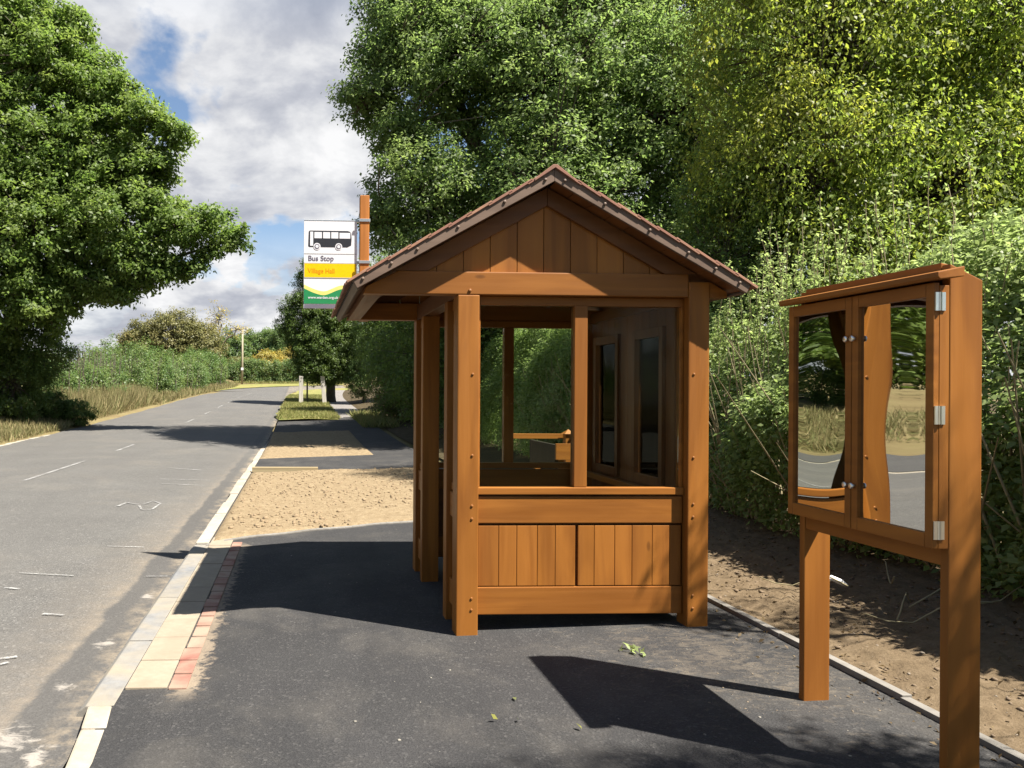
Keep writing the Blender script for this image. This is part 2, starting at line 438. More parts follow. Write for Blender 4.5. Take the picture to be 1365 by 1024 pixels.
def lobe_clusters(lobes, density, inner=.5):
    C = []; O = []
    for (c, r, *k) in lobes:
        c = np.array(c, float); r = np.array(r if hasattr(r, '__len__') else (r, r, r), float)
        n = int(density * (r[0] * r[1] + r[1] * r[2] + r[0] * r[2]) / 3 * 4 * (k[0] if k else 1))
        d = unit(rng.normal(size=(n, 3)))
        rr = inner + (1 - inner) * rng.random((n, 1)) ** .55
        wob = 1 + .16 * np.sin(d[:, :1] * 5.1 + c[0]) * np.sin(d[:, 1:2] * 4.3 + c[1] * 2) + .10 * rng.normal(size=(n, 1))
        C.append(c + d * r * rr * wob); O.append(d)
    return np.concatenate(C), np.concatenate(O)
def cat(parts):
    V = []; F = []; T = []; n = 0
    for v, f, t in parts:
        V.append(v); F.append(f + n); T.append(t); n += len(v)
    return np.concatenate(V), np.concatenate(F), np.concatenate(T)
def seg_arrays(A, B, ra, rb):
    d = unit(B - A); u = unit(np.cross(d, np.array([.31, .87, .38]))); w = np.cross(d, u)
    V = []
    for k in range(3):
        t = 2 * math.pi * k / 3
        o = u * math.cos(t) + w * math.sin(t)
        V += [A + o * ra, B + o * rb]
    V = np.stack(V, 1); n = len(A)
    base = (np.arange(n) * 6)[:, None]
    F = np.concatenate([base + np.array([[2 * k, (2 * k + 2) % 6, (2 * k + 3) % 6, 2 * k + 1]]) for k in range(3)])
    return V.reshape(-1, 3), F
def tree(name, label, base, trunk_r, lobes, m, density, cr, per, L, limb_r=.1, group=None, droop=0., aspect=.55, cat_='tree', gold=None, inner=.5, fork=None, twigs=.35, flat=.8):
    root = thing(name, label, cat_, base, group)
    base = np.array(base, float)
    C, O = lobe_clusters(lobes, density, inner)
    top = fork if fork is not None else base + (np.array(lobes[0][0]) - base) * .45
    top = np.array(top, float)
    mb = MB(); mid = (base + top) / 2 + rng.normal(0, .12, 3)
    mb.tube([base - np.array([0, 0, .2]), base + np.array([0, 0, .3]), mid, top], [trunk_r * 1.35, trunk_r * 1.08, trunk_r * .92, trunk_r * .75], 10)
    V, Fq = [], []
    cent = [np.array(l[0], float) for l in lobes]
    for (c, r, *k) in lobes:
        c = np.array(c, float)
        m1 = top + (c - top) * .4 + rng.normal(0, .25, 3) + np.array([0, 0, .3]); m2 = top + (c - top) * .75 + rng.normal(0, .2, 3)
        mb.tube([top - np.array([0, 0, .1]), m1, m2, c], [limb_r * 1.3, limb_r, limb_r * .7, limb_r * .4], 6)
    near = np.array(cent)[np.argmin(((C[:, None] - np.array(cent)[None]) ** 2).sum(-1), 1)]
    sel = rng.random(len(C)) < twigs
    A = near[sel]; B = C[sel]
    if len(A):
        M = A + (B - A) * .5 + rng.normal(0, .15, A.shape) * cr * 1.5
        v1, f1 = seg_arrays(A, M, limb_r * .3, limb_r * .2); v2, f2 = seg_arrays(M, B, limb_r * .2, limb_r * .08)
        mb.v += [tuple(x) for x in np.concatenate([v1, v2])]
        n0 = len(mb.v) - len(v1) - len(v2)
        mb.f += [tuple(int(i) + n0 for i in f) for f in np.concatenate([f1, f2 + len(v1)])]
    mb.build('trunk', BARK, root, smooth=True)
    tc = np.clip(.22 + .2 * rng.normal(size=len(C)), 0, 1)
    if gold is not None: tc = np.clip(tc + gold(C) * (.6 + .5 * rng.random(len(C))), 0, 1)
    v, f, t = leaves_at(C, cr * (.7 + .6 * rng.random(len(C))), per, L, O, droop, aspect, tc, flat)
    npmesh('crown', v, f, m, root, tint=t)
    return root

# ------------------------------------------------------------------ setting: ground sheets
def sheet(name, mt, Ys, xl, xr, nx, zf, jit=0.0, kind='structure', thick=0.0):
    Ys = list(Ys); V = []; 
    for Y in Ys:
        a, b = xl(Y), xr(Y)
        for i in range(nx + 1):
            x = a + (b - a) * i / nx
            V.append((x, Y, zf(x, Y)))
    V = np.array(V, float)
    if jit: V[:, 2] += rng.normal(0, jit, len(V))
    w = nx + 1
    F = np.array([(j * w + i, j * w + i + 1, (j + 1) * w + i + 1, (j + 1) * w + i) for j in range(len(Ys) - 1) for i in range(nx)])
    return npmesh(name, V, F, mt, kind=kind, smooth=True)

def frange(a, b, n): return [a + (b - a) * i / n for i in range(n + 1)]
YS = frange(-30, 30, 40) + frange(31.5, 120, 59)[0:] + [140, 180, 240, 340, 500]
xs = [-500, -300, -180, -110, -70, -50, -40, -32, -26, -22, -18, -15, -13, -11.5, -10.4, -9.6, -9, -8.6, -8.4, -8.0, -4.5, -1.2, 2.6, 2.85, 3.0, 3.3, 3.8, 4.4, 5.2, 6.5, 9, 14, 22, 35, 60, 110, 200, 400]
V = np.array([(x + curve(min(Y, 130)), Y, gz(x + curve(min(Y, 130)), Y) if Y <= 130 else gz(x + curve(Y), Y)) for Y in YS for x in xs], float)
w = len(xs)
F = np.array([(j * w + i, j * w + i + 1, (j + 1) * w + i + 1, (j + 1) * w + i) for j in range(len(YS) - 1) for i in range(w - 1)])
npmesh('ground', V, F, FIELD, kind='structure', smooth=True)

RY = frange(-25, 20, 45) + frange(21, 68, 47)
sheet('road', ROADM, RY, lambda Y: curve(Y) - 8.42 + .05 * math.sin(Y * 1.3), lambda Y: curve(Y) - 1.0, 16, rz)
# the tight right-hand bend beyond 68 m: road, inner grass, outer grass
def ring(name, mt, r0, r1, dz, nr=6):
    hx, hy, V = -4.7 + curve(68) + 17 * math.cos(.1), 68 - 17 * math.sin(.1), []
    na = 40
    for i in range(na + 1):
        a = math.pi - .1 - (1.9 * i / na)
        for k in range(nr + 1):
            r = r0 + (r1 - r0) * k / nr; x, y = hx + r * math.cos(a), hy + r * math.sin(a)
            V.append((x, y, rise(y) + dz))
    w = nr + 1
    F = np.array([(i * w + k, i * w + k + 1, (i + 1) * w + k + 1, (i + 1) * w + k) for i in range(na) for k in range(nr)])
    return npmesh(name, np.array(V), F, mt, kind='structure', smooth=True)
ring('road_bend', ROADM, 13.25, 20.75, -.07)
ring('grass_verge', VERGE, 2.0, 13.3, -.01)
ring('grass_verge', VERGE, 20.7, 27.0, -.02)
sheet('pavement', NEWTAR, frange(-6, 34, 80), lambda Y: -.93, lambda Y: 2.86, 14, pz)
# edging along the right of the footway: short concrete lengths
mb = MB(); y = -3.0
while y < 9.0:
    dx = .012 * rng.normal(); x0 = 2.83 + .02 * (y - 3) + dx
    z = pz(x0, y)
    mb.box(x0, x0 + .05, y, y + .908, z - .1, z + .028 + .004 * rng.normal()); y += .915
mb.build('edging', EDGE, None, .004, 'structure')

# lay-by across the road with its pale kerb line
sheet('layby', asphalt('layby_tar', (.040, .039, .038), (.072, .070, .067), .12), frange(2, 21.5, 30), lambda Y: -8.5 - 2.6 * (1 - sm(17.5, 21.5, Y)), lambda Y: -8.46, 8, lambda x, Y: max(-.11, gz(x, Y)) + .02)
mb = MB(); y = 2.0
while y < 25:
    x = -8.50 + .05 * math.sin(y * 1.3); mb.box(x, x + .13, y, y + .90, -.4, -.098 + .004 * rng.normal() + rise(y)); y += .915
mb.build('far_kerb', KERB, None, .01, 'structure')
# kerb stones
def kerb_line(Y):   # left top arris
    return -.985 - .06 * sm(3.0, 4.3, Y) + .03 * sm(7.0, 8.5, Y)
mb = MB(); y = -2.0
while y < 3.75:
    ye = min(y + .91, 3.735); za = pz(-.9, y) + .004 * rng.normal() + .004
    kx = lambda q: -.945 - .09 * min(1.0, max(-.5, (q - 3.13) / .63))
    a0, a1 = kx(y), kx(ye)
    mb.add([(a0 - .012, y, za - .2), (a0 + .118, y, za - .2), (a1 + .118, ye, za - .2), (a1 - .012, ye, za - .2), (a0, y, za), (a0 + .118, y, za), (a1 + .118, ye, za), (a1, ye, za)],
           [(0, 3, 2, 1), (4, 5, 6, 7), (0, 1, 5, 4), (1, 2, 6, 5), (2, 3, 7, 6), (3, 0, 4, 7)]); y += .915
y = 7.68
while y < 27:
    x = -1.045; zt = pz(-.9, y) + .012 - .09 * sm(17, 24, y)
    mb.box(x + .01 * rng.normal(), x + .125, y, y + .90, zt - .25, zt + .006 * rng.normal()); y += .915
mb.build('kerb', KERB, None, .012, 'structure')
mb = MB(); y = 3.74
while y < 7.6:     # raised bus-boarding kerb: sloped face, flat top
    z0 = pz(-.93, y) + .004 * rng.normal()
    poly = [(-1.15, z0 - .3), (-1.125, z0 - .105), (-1.075, z0 - .02), (-1.045, z0 + .004), (-.905, z0 + .004), (-.905, z0 - .3)]
    mb.prism(poly, y, min(y + .96, 7.67)); y += .97
mb.build('boarding_kerb', KASSEL, None, .006, 'structure')
mb = MB(); y = 3.93
while y < 7.55:
    for x0, x1 in ((-.898, -.682),):
        z = pz(-.79, y)
        mb.box(x0, x1, y + .004, y + .396, z - .05, z + .010 + .002 * rng.normal())
    y += .40
mb.build('buff_paving', SLAB, None, .004, 'structure')
mb = MB(); y = 3.9
while y < 7.62:
    z = pz(-.62, y); mb.box(-.672 + .004 * rng.normal(), -.578, y + .010, y + .198, z - .05, z + .009 + .002 * rng.normal()); y += .21
mb.build('red_paving', REDB, None, .003, 'structure')

# soil strips
def bumpy(amp, seed):
    ph = np.random.default_rng(seed).random((9, 3)) * 6.28
    def f(x, y):
        s = 0
        for i in range(9):
            k = 2.0 * 1.55 ** i; s += math.sin(x * k * math.cos(ph[i][0]) + y * k * math.sin(ph[i][0]) + ph[i][1]) / (1.35 ** i)
        return amp * s * .35
    return f
def soil(name, mt, near, far, xl, xr, nx, ny, amp, seed, kind='structure', h=.03):
    fb = bumpy(amp, seed); V = []
    for j in range(ny + 1):
        for i in range(nx + 1):
            t = i / nx; s = j / ny; x = xl + (xr - xl) * t
            Y = near(x) + (far(x) - near(x)) * s
            e = min(t * nx, (1 - t) * nx, s * ny, (1 - s) * ny)
            V.append((x, Y, pz(x, Y) + h * min(1, e / 2.5) * (1.0) + (fb(x, Y) + rng.normal(0, amp * .35)) * min(1, e / 3) - (.012 if e < .5 else 0)))
    w = nx + 1
    F = np.array([(j * w + i, j * w + i + 1, (j + 1) * w + i + 1, (j + 1) * w + i) for j in range(ny) for i in range(nx)])
    return npmesh(name, np.array(V), F, mt, kind=kind)
n1 = lambda x: 7.62 + .62 * max(0.0, x + .92) ** .62 * .95 + .02 * math.sin(x * 9)
soil('soil_strip', SOIL_L, n1, lambda x: 14.25 + .1 * math.sin(x * 3), -.92, 2.3, 90, 170, .009, 3)
soil('far_soil_strip', SOIL_L, lambda x: 17.2 + .25 * (x + .9) * .3, lambda x: 26.2 + .1 * math.sin(x * 4), -.94, 1.75, 50, 80, .02, 4)
# pale concrete haunch showing along the tar edge of the soil
mb = MB()
xsn = [-.93 + 3.2 * i / 40 for i in range(41)]
for i in range(40):
    a, b = xsn[i], xsn[i + 1]; ya, yb = n1(a), n1(b)
    mb.flat([(a, ya - .07), (b, yb - .07), (b, yb + .01), (a, ya + .01)], pz(a, ya) - .05, pz(a, ya) + .012)
mb.build('edging_strip', EDGE, None, 0, 'structure')
sheet('grass_verge', VERGE, frange(32, 69, 50), lambda Y: curve(Y) - 1.02 + .15 * math.sin(Y), lambda Y: curve(Y) + 1.75 + .1 * math.sin(Y * 1.7), 8, lambda x, Y: rise(Y) + .05 + .03 * math.sin(x * 2 + Y))
sheet('path', asphalt('old_path', (.12, .11, .10), (.19, .175, .16), .2, (.22, .19, .15), .8), frange(33.5, 70, 36), lambda Y: curve(Y) + 1.6, lambda Y: curve(Y) + 3.2, 4, lambda x, Y: rise(Y) + .03)

sheet('woodland_floor', ground('leaf_litter', [(.3, (.03, .025, .014)), (.5, (.06, .046, .026)), (.7, (.11, .085, .05))], 4), frange(-8, 70, 52), lambda Y: 5.3 if Y < 12 else max(2.88, curve(Y) + 3.12), lambda Y: curve(Y) + 34, 90, lambda x, Y: gz(x, Y) + .05)
# right hand bank of bare soil under the hedge
fb = bumpy(.03, 9); V = []
bx = frange(2.86, 6.2, 70); by = frange(-1.5, 12.5, 240)
for Y in by:
    for x in bx:
        xx = x + .02 * (Y - 3); e = min(1, (x - 2.86) / .15)
        V.append((xx, Y, pz(2.86, Y) - .015 + .12 * (x - 2.86) + (fb(x, Y) + rng.normal(0, .009)) * e))
w = len(bx)
F = np.array([(j * w + i, j * w + i + 1, (j + 1) * w + i + 1, (j + 1) * w + i) for j in range(len(by) - 1) for i in range(w - 1)])
npmesh('soil_bank', np.array(V), F, SOIL_D, kind='structure')
def clods(name, mt, n, xr, yr, zf, s0, s1, flat=.6, kind='stuff'):
    t = (1 + 5 ** .5) / 2
    iv = unit(np.array([(-1, t, 0), (1, t, 0), (-1, -t, 0), (1, -t, 0), (0, -1, t), (0, 1, t), (0, -1, -t), (0, 1, -t), (t, 0, -1), (t, 0, 1), (-t, 0, -1), (-t, 0, 1)], float))
    fi = np.array([(0, 11, 5), (0, 5, 1), (0, 1, 7), (0, 7, 10), (0, 10, 11), (1, 5, 9), (5, 11, 4), (11, 10, 2), (10, 7, 6), (7, 1, 8), (3, 9, 4), (3, 4, 2), (3, 2, 6), (3, 6, 8), (3, 8, 9), (4, 9, 5), (2, 4, 11), (6, 2, 10), (8, 6, 7), (9, 8, 1)])
    V = []; F = []
    for i in range(n):
        x = rng.uniform(*xr); y = rng.uniform(*yr); s = s0 + (s1 - s0) * rng.random() ** 4
        v = iv * (1 + .22 * rng.normal(size=(12, 1))) * s * np.array([1, rng.uniform(.6, 1.2), flat])
        a = rng.uniform(0, 6.28); R = np.array([[math.cos(a), -math.sin(a), 0], [math.sin(a), math.cos(a), 0], [0, 0, 1]])
        V.append(v @ R.T + np.array([x, y, zf(x, y) + s * flat * .25])); F.append(fi + 12 * i)
    return npmesh(name, np.concatenate(V), np.concatenate(F), mt, kind=kind)
bz = lambda x, y: pz(2.86, y) - .015 + .12 * (x - .02 * (y - 3) - 2.86) + fb(x - .02 * (y - 3), y)
clods('soil_clods', CLOD, 3200, (2.9, 4.6), (1.8, 9), bz, .003, .018)
clods('pebbles', STONE, 700, (2.95, 4.6), (1.8, 9), bz, .003, .013)
fs1 = bumpy(.012, 3)
clods('pale_clods', CLODL, 2600, (-.85, 2.2), (9.3, 14.1), lambda x, y: pz(x, y) + .03 + fs1(x, y), .004, .028)
clods('pale_clods_front', CLODL, 260, (-.8, .6), (8.3, 9.3), lambda x, y: pz(x, y) + .03 + fs1(x, y), .008, .035)
clods('grit', simple('grit', (.20, .185, .155), .9), 150, (-.5, 2.7), (2.6, 8.5), pz, .002, .009, .5)

clods('debris', simple('debris', (.16, .125, .085), .95), 500, (1.95, 2.75), (3.3, 4.7), pz, .0015, .0065, .4)
# road paint: worn centre dashes and surveyors' spray marks
def dash(mb, p, q, wd, n=1):
    for i in range(n):
        a = [p[k] + (q[k] - p[k]) * i / n for k in (0, 1)]; b = [p[k] + (q[k] - p[k]) * (i + 1) / n for k in (0, 1)]
        d = Vector((b[0] - a[0], b[1] - a[1])).normalized(); o = Vector((-d.y, d.x)) * wd / 2
        c = [(a[0] + o.x, a[1] + o.y), (a[0] - o.x, a[1] - o.y), (b[0] - o.x, b[1] - o.y), (b[0] + o.x, b[1] + o.y)]
        mb.add([(x, y, rz(x, y) + .0105) for x, y in c], [(0, 1, 2, 3)])
mb = MB()
for y0, y1 in ((7.0, 9.6), (13.0, 16.6), (19.4, 21.4), (24.8, 27.0), (31, 33.5), (37, 39.5), (43, 45.5), (49, 52), (55.5, 58), (61.5, 64)):
    dash(mb, (-4.68 + curve(y0), y0), (-4.68 + curve(y1), y1), .075, 6)
mb.build('road_marking', MARK, None, 0, 'structure')
mb = MB()
def on_road(px_, py_):
    u = (px_ - 445.0) / 1000; v = -(py_ - 521.7) / 1000
    X, Y = u * .99899 + .04495, .99899 - u * .04495
    t = (1.5 + .095) / -v
    return (X * t, Y * t)
for pts, wd in (([(27, 770), (100, 772)], .022), ([(144, 732), (193, 732)], .022), ([(8, 790), (28, 791)], .03), ([(59, 823), (87, 824)], .035),
                ([(0, 884), (25, 880)], .03), ([(2, 891), (14, 888)], .025), ([(214, 642), (280, 642)], .04), ([(216, 648), (275, 649)], .035), ([(226, 627), (270, 629)], .05),
                ([(158, 679), (170, 674), (184, 676)], .05), ([(186, 677), (190, 683), (204, 682), (215, 674), (205, 671), (192, 676)], .03), ([(196, 770), (225, 769)], .02)):
    w_ = [on_road(*p) for p in pts]
    for a, b in zip(w_, w_[1:]): dash(mb, a, b, wd, 3)
mb.build('spray_marks', MARK, None, 0, 'structure')
mb = MB(); mb.box(-.90, .35, 14.28, 14.42, pz(0, 14.3) - .02, pz(0, 14.3) + .075)
tag(mb.build('timber_board', PLANKY, None, .004), 'pale yellow timber board edging the far side of the near soil strip', 'board')

# ------------------------------------------------------------------ bus shelter
SH = thing('bus_shelter', 'orange-brown timber bus shelter with tiled gable roof on the new tarmac', 'bus shelter', (1.76, 5.46, 0))
Y0, Y1 = 4.571, 6.355
P = .134
TZ = 2.10
def post(x, y, top, w=P, dep=P):
    z = pz(x, y) - .03
    return MB().box(x, x + w, y, y + dep, z, top).build('post', WZ, SH, .006)
fl = post(.967, Y0, TZ - .002)
fr = post(2.418, Y0, 2.195, .132)
rl = post(.967, Y1 - P, TZ - .002)
rr = post(2.418, Y1 - P, 2.195, .132)
cj = post(.967, 4.907, TZ - .002, .10, .10)
bj = post(.967, 5.876, TZ - .002, .132, .09)
AX, AZ, S_ = 1.522, 2.772, .555            # ridge, underside height, roof slope
ub = lambda x: AZ - S_ * abs(x - AX)
for ya, yb in ((Y0 + .002, Y0 + .095), (Y1 - .095, Y1 - .002)):
    poly = [(.386, TZ), (2.416, TZ), (2.416, 2.242), (.60, 2.242), (.40, ub(.40) - .004)]
    MB().prism(poly, ya, yb).build('tie_beam', WX, SH, .006)
    MB().prism([(2.552, 2.098), (2.66, 2.098), (2.66, ub(2.66) - .006), (2.552, ub(2.552) - .006)], ya, yb).build('beam_end', WX, SH)
    mbp = MB()                                                           # gable boards
    seams = [.62, .838, 1.005, 1.172, 1.341, 1.508, 1.677, 1.846, 2.013, 2.18, 2.36]
    yy = ya + .028 if ya < 5 else yb - .05
    for a, b in zip(seams, seams[1:]):
        a += .002; b -= .002
        ps = [(a, 2.243), (b, 2.243), (b, max(2.2435, ub(b) - .05))]
        if a < AX < b: ps.append((AX, ub(AX) - .05))
        ps.append((a, max(2.2435, ub(a) - .05)))
        mbp.prism(ps, yy, yy + .022)
    mbp.build('gable_boards', WZ, SH, .002)
    for sgn in (-1, 1):                                                  # rafters just below the roof deck
        xe = .41 if sgn < 0 else 2.545
        xi = AX + sgn * .001
        ps = [(xi, AZ - .004), (xi, AZ - .115)]
        xm = AX + sgn * (AZ - .115 - 2.2435) / S_
        xm2 = AX + sgn * (AZ - .004 - 2.2435) / S_
        ps += [(xm, 2.2435), (xm2, 2.2435)]
        y2 = ya + .004 if ya < 5 else yb - .06
        MB().prism(ps, y2, y2 + .045).build('rafter', DX, SH, .003)
# roof: deck, clay tiles, fascias
YF, YR = 4.448, 6.60
EX = (.335, 2.712)
ang = math.atan(S_)
for sgn, ex in ((-1, EX[0]), (1, EX[1])):
    L = abs(ex - AX) / math.cos(ang)
    # local frame: u down the slope, v along the ridge, n outward
    U = Vector((sgn * math.cos(ang), 0, -math.sin(ang))); Nn = Vector((sgn * math.sin(ang), 0, math.cos(ang)))
    M = Matrix(((U.x, 0, Nn.x, AX), (0, 1, 0, 0), (U.z, 0, Nn.z, AZ), (0, 0, 0, 1)))
    mbd = MB(); nb = 10
    for i in range(nb):
        mbd.box(.012 + (L - .02) * i / nb, .012 + (L - .02) * (i + 1) / nb - .003, YF + .024, YR - .024, .006, .028, M)
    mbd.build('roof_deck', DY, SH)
    mbt = MB(); nc = 10; e = (L + .03) / nc
    for r in range(nc):
        yv = YF - .012 - (.085 if r % 2 else 0)
        while yv < YR + .01:
            a = max(yv, YF - .012); b = min(yv + .168, YR + .012)
            if b - a > .02:
                j = rng.normal(0, .0035)
                u0, u1 = r * e - (.02 if r else -.02), (r + 1) * e + j
                T = M @ Matrix.Translation((u0, 0, .062)) @ Matrix.Rotation(.055 + rng.normal(0, .006), 4, 'Y') @ Matrix.Translation((-u0, 0, 0))
                mbt.box(u0, u1 + .012, a + .002, b - .002, .002, .017, T)
            yv += .17
    mbt.build('roof_tiles', TILE, SH, .002)
    for yf, ye in ((YF, YF + .022), (YR - .022, YR)):
        xa, hz = AX + sgn * .0004, .066 / math.cos(ang)
        eb = (AX + sgn * L * math.cos(ang), AZ - L * math.sin(ang)); et = (eb[0] + sgn * .066 * math.sin(ang), eb[1] + .066 * math.cos(ang))
        mf = MB().prism([(xa, AZ), (xa, AZ + hz), et, eb], yf, ye)
        fo = mf.build('fascia_board', FA, SH, .003)
        xsb = (.385, .555, .71, .955, 1.235, 1.482) if sgn < 0 else (1.567, 1.813, 2.09, 2.33, 2.50, 2.65)
        for xb in xsb:
            d = abs(xb - AX) / math.cos(ang)
            c = M @ Vector((d, yf if yf < 5 else ye, .034))
            MB().cyl(c, (0, -1 if yf < 5 else 1, 0), .009, .010, 12, .4).build('bolt', FBOLT, fo, smooth=False)
    # eaves fascia with its row of vent holes
    ef = MB().box(L - .02, L, YF + .0235, YR - .0235, -.006, .064, M).build('eaves_fascia', FY, SH, .002)
    if sgn < 0:
        yv = YF + .06
        while yv < YR - .05:
            MB().box(L - .004, L + .0025, yv, yv + .035, .040, .056, M).build('vent_slot', DARK, ef); yv += .078
    else:
        pass
# ridge tiles
mr = MB(); yv = YF - .015
while yv < YR:
    yb_ = min(yv + .33, YR + .015)
    top = AZ + .098; 
    poly = [(AX - .125, top - .125 * S_ - .018), (AX - .012, top), (AX + .012, top), (AX + .125, top - .125 * S_ - .018), (AX + .125, top - .125 * S_ - .034), (AX, top - .02), (AX - .125, top - .125 * S_ - .034)]
    mr.prism(poly, yv, yb_ - .004); yv += .33
mr.build('ridge_tiles', TILE, SH, .003)
# plates and purlins
MB().box(.40, .50, Y0 + .097, Y1 - .097, TZ + .0, TZ + .055).build('eaves_purlin', DY, SH, .003)
MB().box(.975, 1.075, Y0 + .097, Y1 - .097, TZ - .0, TZ + .12).build('wall_plate', DY, SH, .003)
MB().box(2.44, 2.54, Y0 + .134, Y1 - .134, TZ - .02, TZ + .06).build('wall_plate', DY, SH, .003)
MB().box(AX - .03, AX + .03, Y0 + .1, Y1 - .1, AZ - .16, AZ - .02).build('ridge_beam', DY, SH, .003)
# glazed and boarded end walls
def endwall(yf, front):
    a, b = 1.103, 2.416
    s = 1 if front else -1
    yo = yf + s * .054
    def Yr(d0, d1): return (yo + d0, yo + d1) if front else (yo - d1, yo - d0)
    fr_ = MB()
    y_0, y_1 = Yr(.004, .06)
    fr_.box(a, b, y_0, y_1, 2.044, 2.098); fr_.box(a, a + .018, y_0, y_1, .908, 2.0435); fr_.box(b - .018, b, y_0, y_1, .908, 2.0435)
    wf = fr_.build('window_frame', WX, SH, .003)
    MB().box(1.715, 1.797, *Yr(-.004, .062), .9085, 2.0435).build('mullion', WZ, wf, .004)
    MB().box(a, b, *Yr(-.012, .066), .862, .9075).build('sill', WX, wf, .005)
    for x0, x1 in ((a + .0185, 1.7145), (1.7975, b - .0185)):
        MB().box(x0, x1, *Yr(.030, .034), .909, 2.0432).build('pane', GLASS, wf)
    MB().box(a, b - .003, *Yr(0, .045), .682, .851).build('rail', WX, SH, .006)
    MB().box(a, b - .003, *Yr(0, .045), .113, .285).build('rail', WX, SH, .006)
    MB().box(a, b, *Yr(.03, .043), .2855, .6815).build('backing_board', DX, SH)
    for sm_ in ([1.112, 1.244, 1.358, 1.488, 1.602, 1.731], [1.746, 1.85, 1.981, 2.092, 2.222, 2.333, 2.408]):
        bb = MB()
        for x0, x1 in zip(sm_, sm_[1:]): bb.box(x0 + .0012, x1 - .0012, *Yr(.006, .028), .29, .668)
        bb.build('boarded_panel', WZ, SH, .0035)
endwall(Y0, True); endwall(Y1, False)
for x, zs in ((1.06, (.80, .72, .23, .16, 1.11, 1.61)), (2.452, (.81, .73, .24, .16, 1.10, 1.62))):
    for z in zs:
        MB().cyl((x, Y0 + .001, z), (0, -1, 0), .0082, .007, 12, .45).build('bolt', BOLT, fl if x < 2 else fr)
for z in (2.125,): MB().cyl((1.04, Y0 + .003, z), (0, -1, 0), .0105, .010, 12, .45).build('bolt', BOLT, SH)
# side returns beside the entrance (road side)
for ya, yb in ((Y0 + P, 4.907), (5.966, Y1 - P)):
    ya += .001; yb -= .001
    wf = MB().box(1.0, 1.05, ya, yb, 2.03, 2.097).build('window_head', WY, SH, .003)
    MB().box(1.0, 1.05, ya, yb, .86, .905).build('sill', WY, SH, .003)
    MB().box(1.023, 1.027, ya, yb, .906, 2.029).build('pane', GLASS, wf)
    MB().box(.99, 1.05, ya, yb, .69, .85).build('rail', WY, SH, .005)
    MB().box(.99, 1.05, ya, yb, .12, .285).build('rail', WY, SH, .005)
    bb = MB(); h = (yb - ya) / 2
    for k in range(2): bb.box(1.01, 1.035, ya + h * k + .001, ya + h * (k + 1) - .001, .286, .689)
    bb.build('boarded_panel', WZ, SH, .003)
# hedge-side wall: boards with two tall windows
wins = ((4.95, 5.42), (5.66, 6.14)); ya, yb = Y0 + .135, Y1 - .135
bb = MB(); edges = [ya, 4.95, 5.42, 5.66, 6.14, yb]
for i, (a, b) in enumerate(zip(edges, edges[1:])):
    n = max(1, round((b - a) / .11)); h = (b - a) / n
    for k in range(n):
        u, v = a + h * k + .001, a + h * (k + 1) - .001
        if i in (1, 3):
            bb.box(2.46, 2.482, u, v, .12, .86); bb.box(2.46, 2.482, u, v, 1.955, 2.079)
        else: bb.box(2.46, 2.482, u, v, .12, 2.079)
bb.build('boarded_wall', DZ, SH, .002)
for a, b in wins:
    w = MB()
    w.box(2.435, 2.505, a + .001, a + .05, .861, 1.954); w.box(2.435, 2.505, b - .05, b - .001, .861, 1.954)
    w.box(2.435, 2.505, a + .051, b - .051, .861, .92); w.box(2.435, 2.505, a + .051, b - .051, 1.89, 1.954)
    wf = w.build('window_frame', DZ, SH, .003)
    MB().box(2.468, 2.472, a + .0505, b - .0505, .9205, 1.8895).build('pane', GLASS, wf)
MB().box(2.38, 2.4345, ya + .01, yb - .01, .80, .845).build('dado_rail', WY, SH, .004)
bn = MB()
for k in range(3): bn.box(2.06 + .115 * k, 2.165 + .115 * k, ya + .06, yb - .06, .45, .485)
be = bn.build('bench_seat', WY, SH, .004)
for y in (ya + .25, yb - .35): MB().box(2.10, 2.36, y, y + .07, .03, .449).build('bench_leg', WZ, be, .004)

# ------------------------------------------------------------------ notice board
NB = thing('notice_board', 'two-door timber notice board on plank legs with wavy clear panes, right foreground', 'notice board', (2.42, 3.07, 0))
for y in (2.664, 3.454):
    z = pz(2.46, y) - .03
    MB().add([(2.395, y, z), (2.52, y, z), (2.52, y + .037, z), (2.395, y + .037, z), (2.395, y, 1.985), (2.52, y, 1.925), (2.52, y + .037, 1.925), (2.395, y + .037, 1.985)],
             [(0, 1, 2, 3), (4, 7, 6, 5), (0, 4, 5, 1), (1, 5, 6, 2), (2, 6, 7, 3), (3, 7, 4, 0)]).build('post', WZ, NB, .004)
ya, yb = 2.702, 3.453
MB().box(2.49, 2.508, ya, yb, .935, 1.925).build('back_panel', BLACKW, NB)
cs = MB()
cs.box(2.357, 2.3945, 2.666, 2.70, .931, 1.905); cs.box(2.357, 2.3945, 3.457, 3.489, .931, 1.905)
cs.box(2.357, 2.488, 2.7005, 3.4525, .931, .955); cs.box(2.357, 2.488, 2.7005, 3.4525, 1.885, 1.905)
cs.build('cabinet_frame', WZ, NB, .002)
MB().box(2.399, 2.44, ya, yb, .862, .929).build('lower_rail', WY, NB, .003)
lid = MB()
for pts in ([(2.398, 1.985), (2.52, 1.927), (2.52, 1.945), (2.398, 2.003)],):
    pass
MB().add([(2.393, ya, 1.93), (2.42, ya, 1.93), (2.42, ya, 1.99), (2.393, ya, 1.995), (2.393, yb, 1.93), (2.42, yb, 1.93), (2.42, yb, 1.99), (2.393, yb, 1.995)],
         [(0, 1, 2, 3), (4, 7, 6, 5), (0, 4, 5, 1), (1, 5, 6, 2), (2, 6, 7, 3), (3, 7, 4, 0)]).build('top_board', WY, NB, .003)
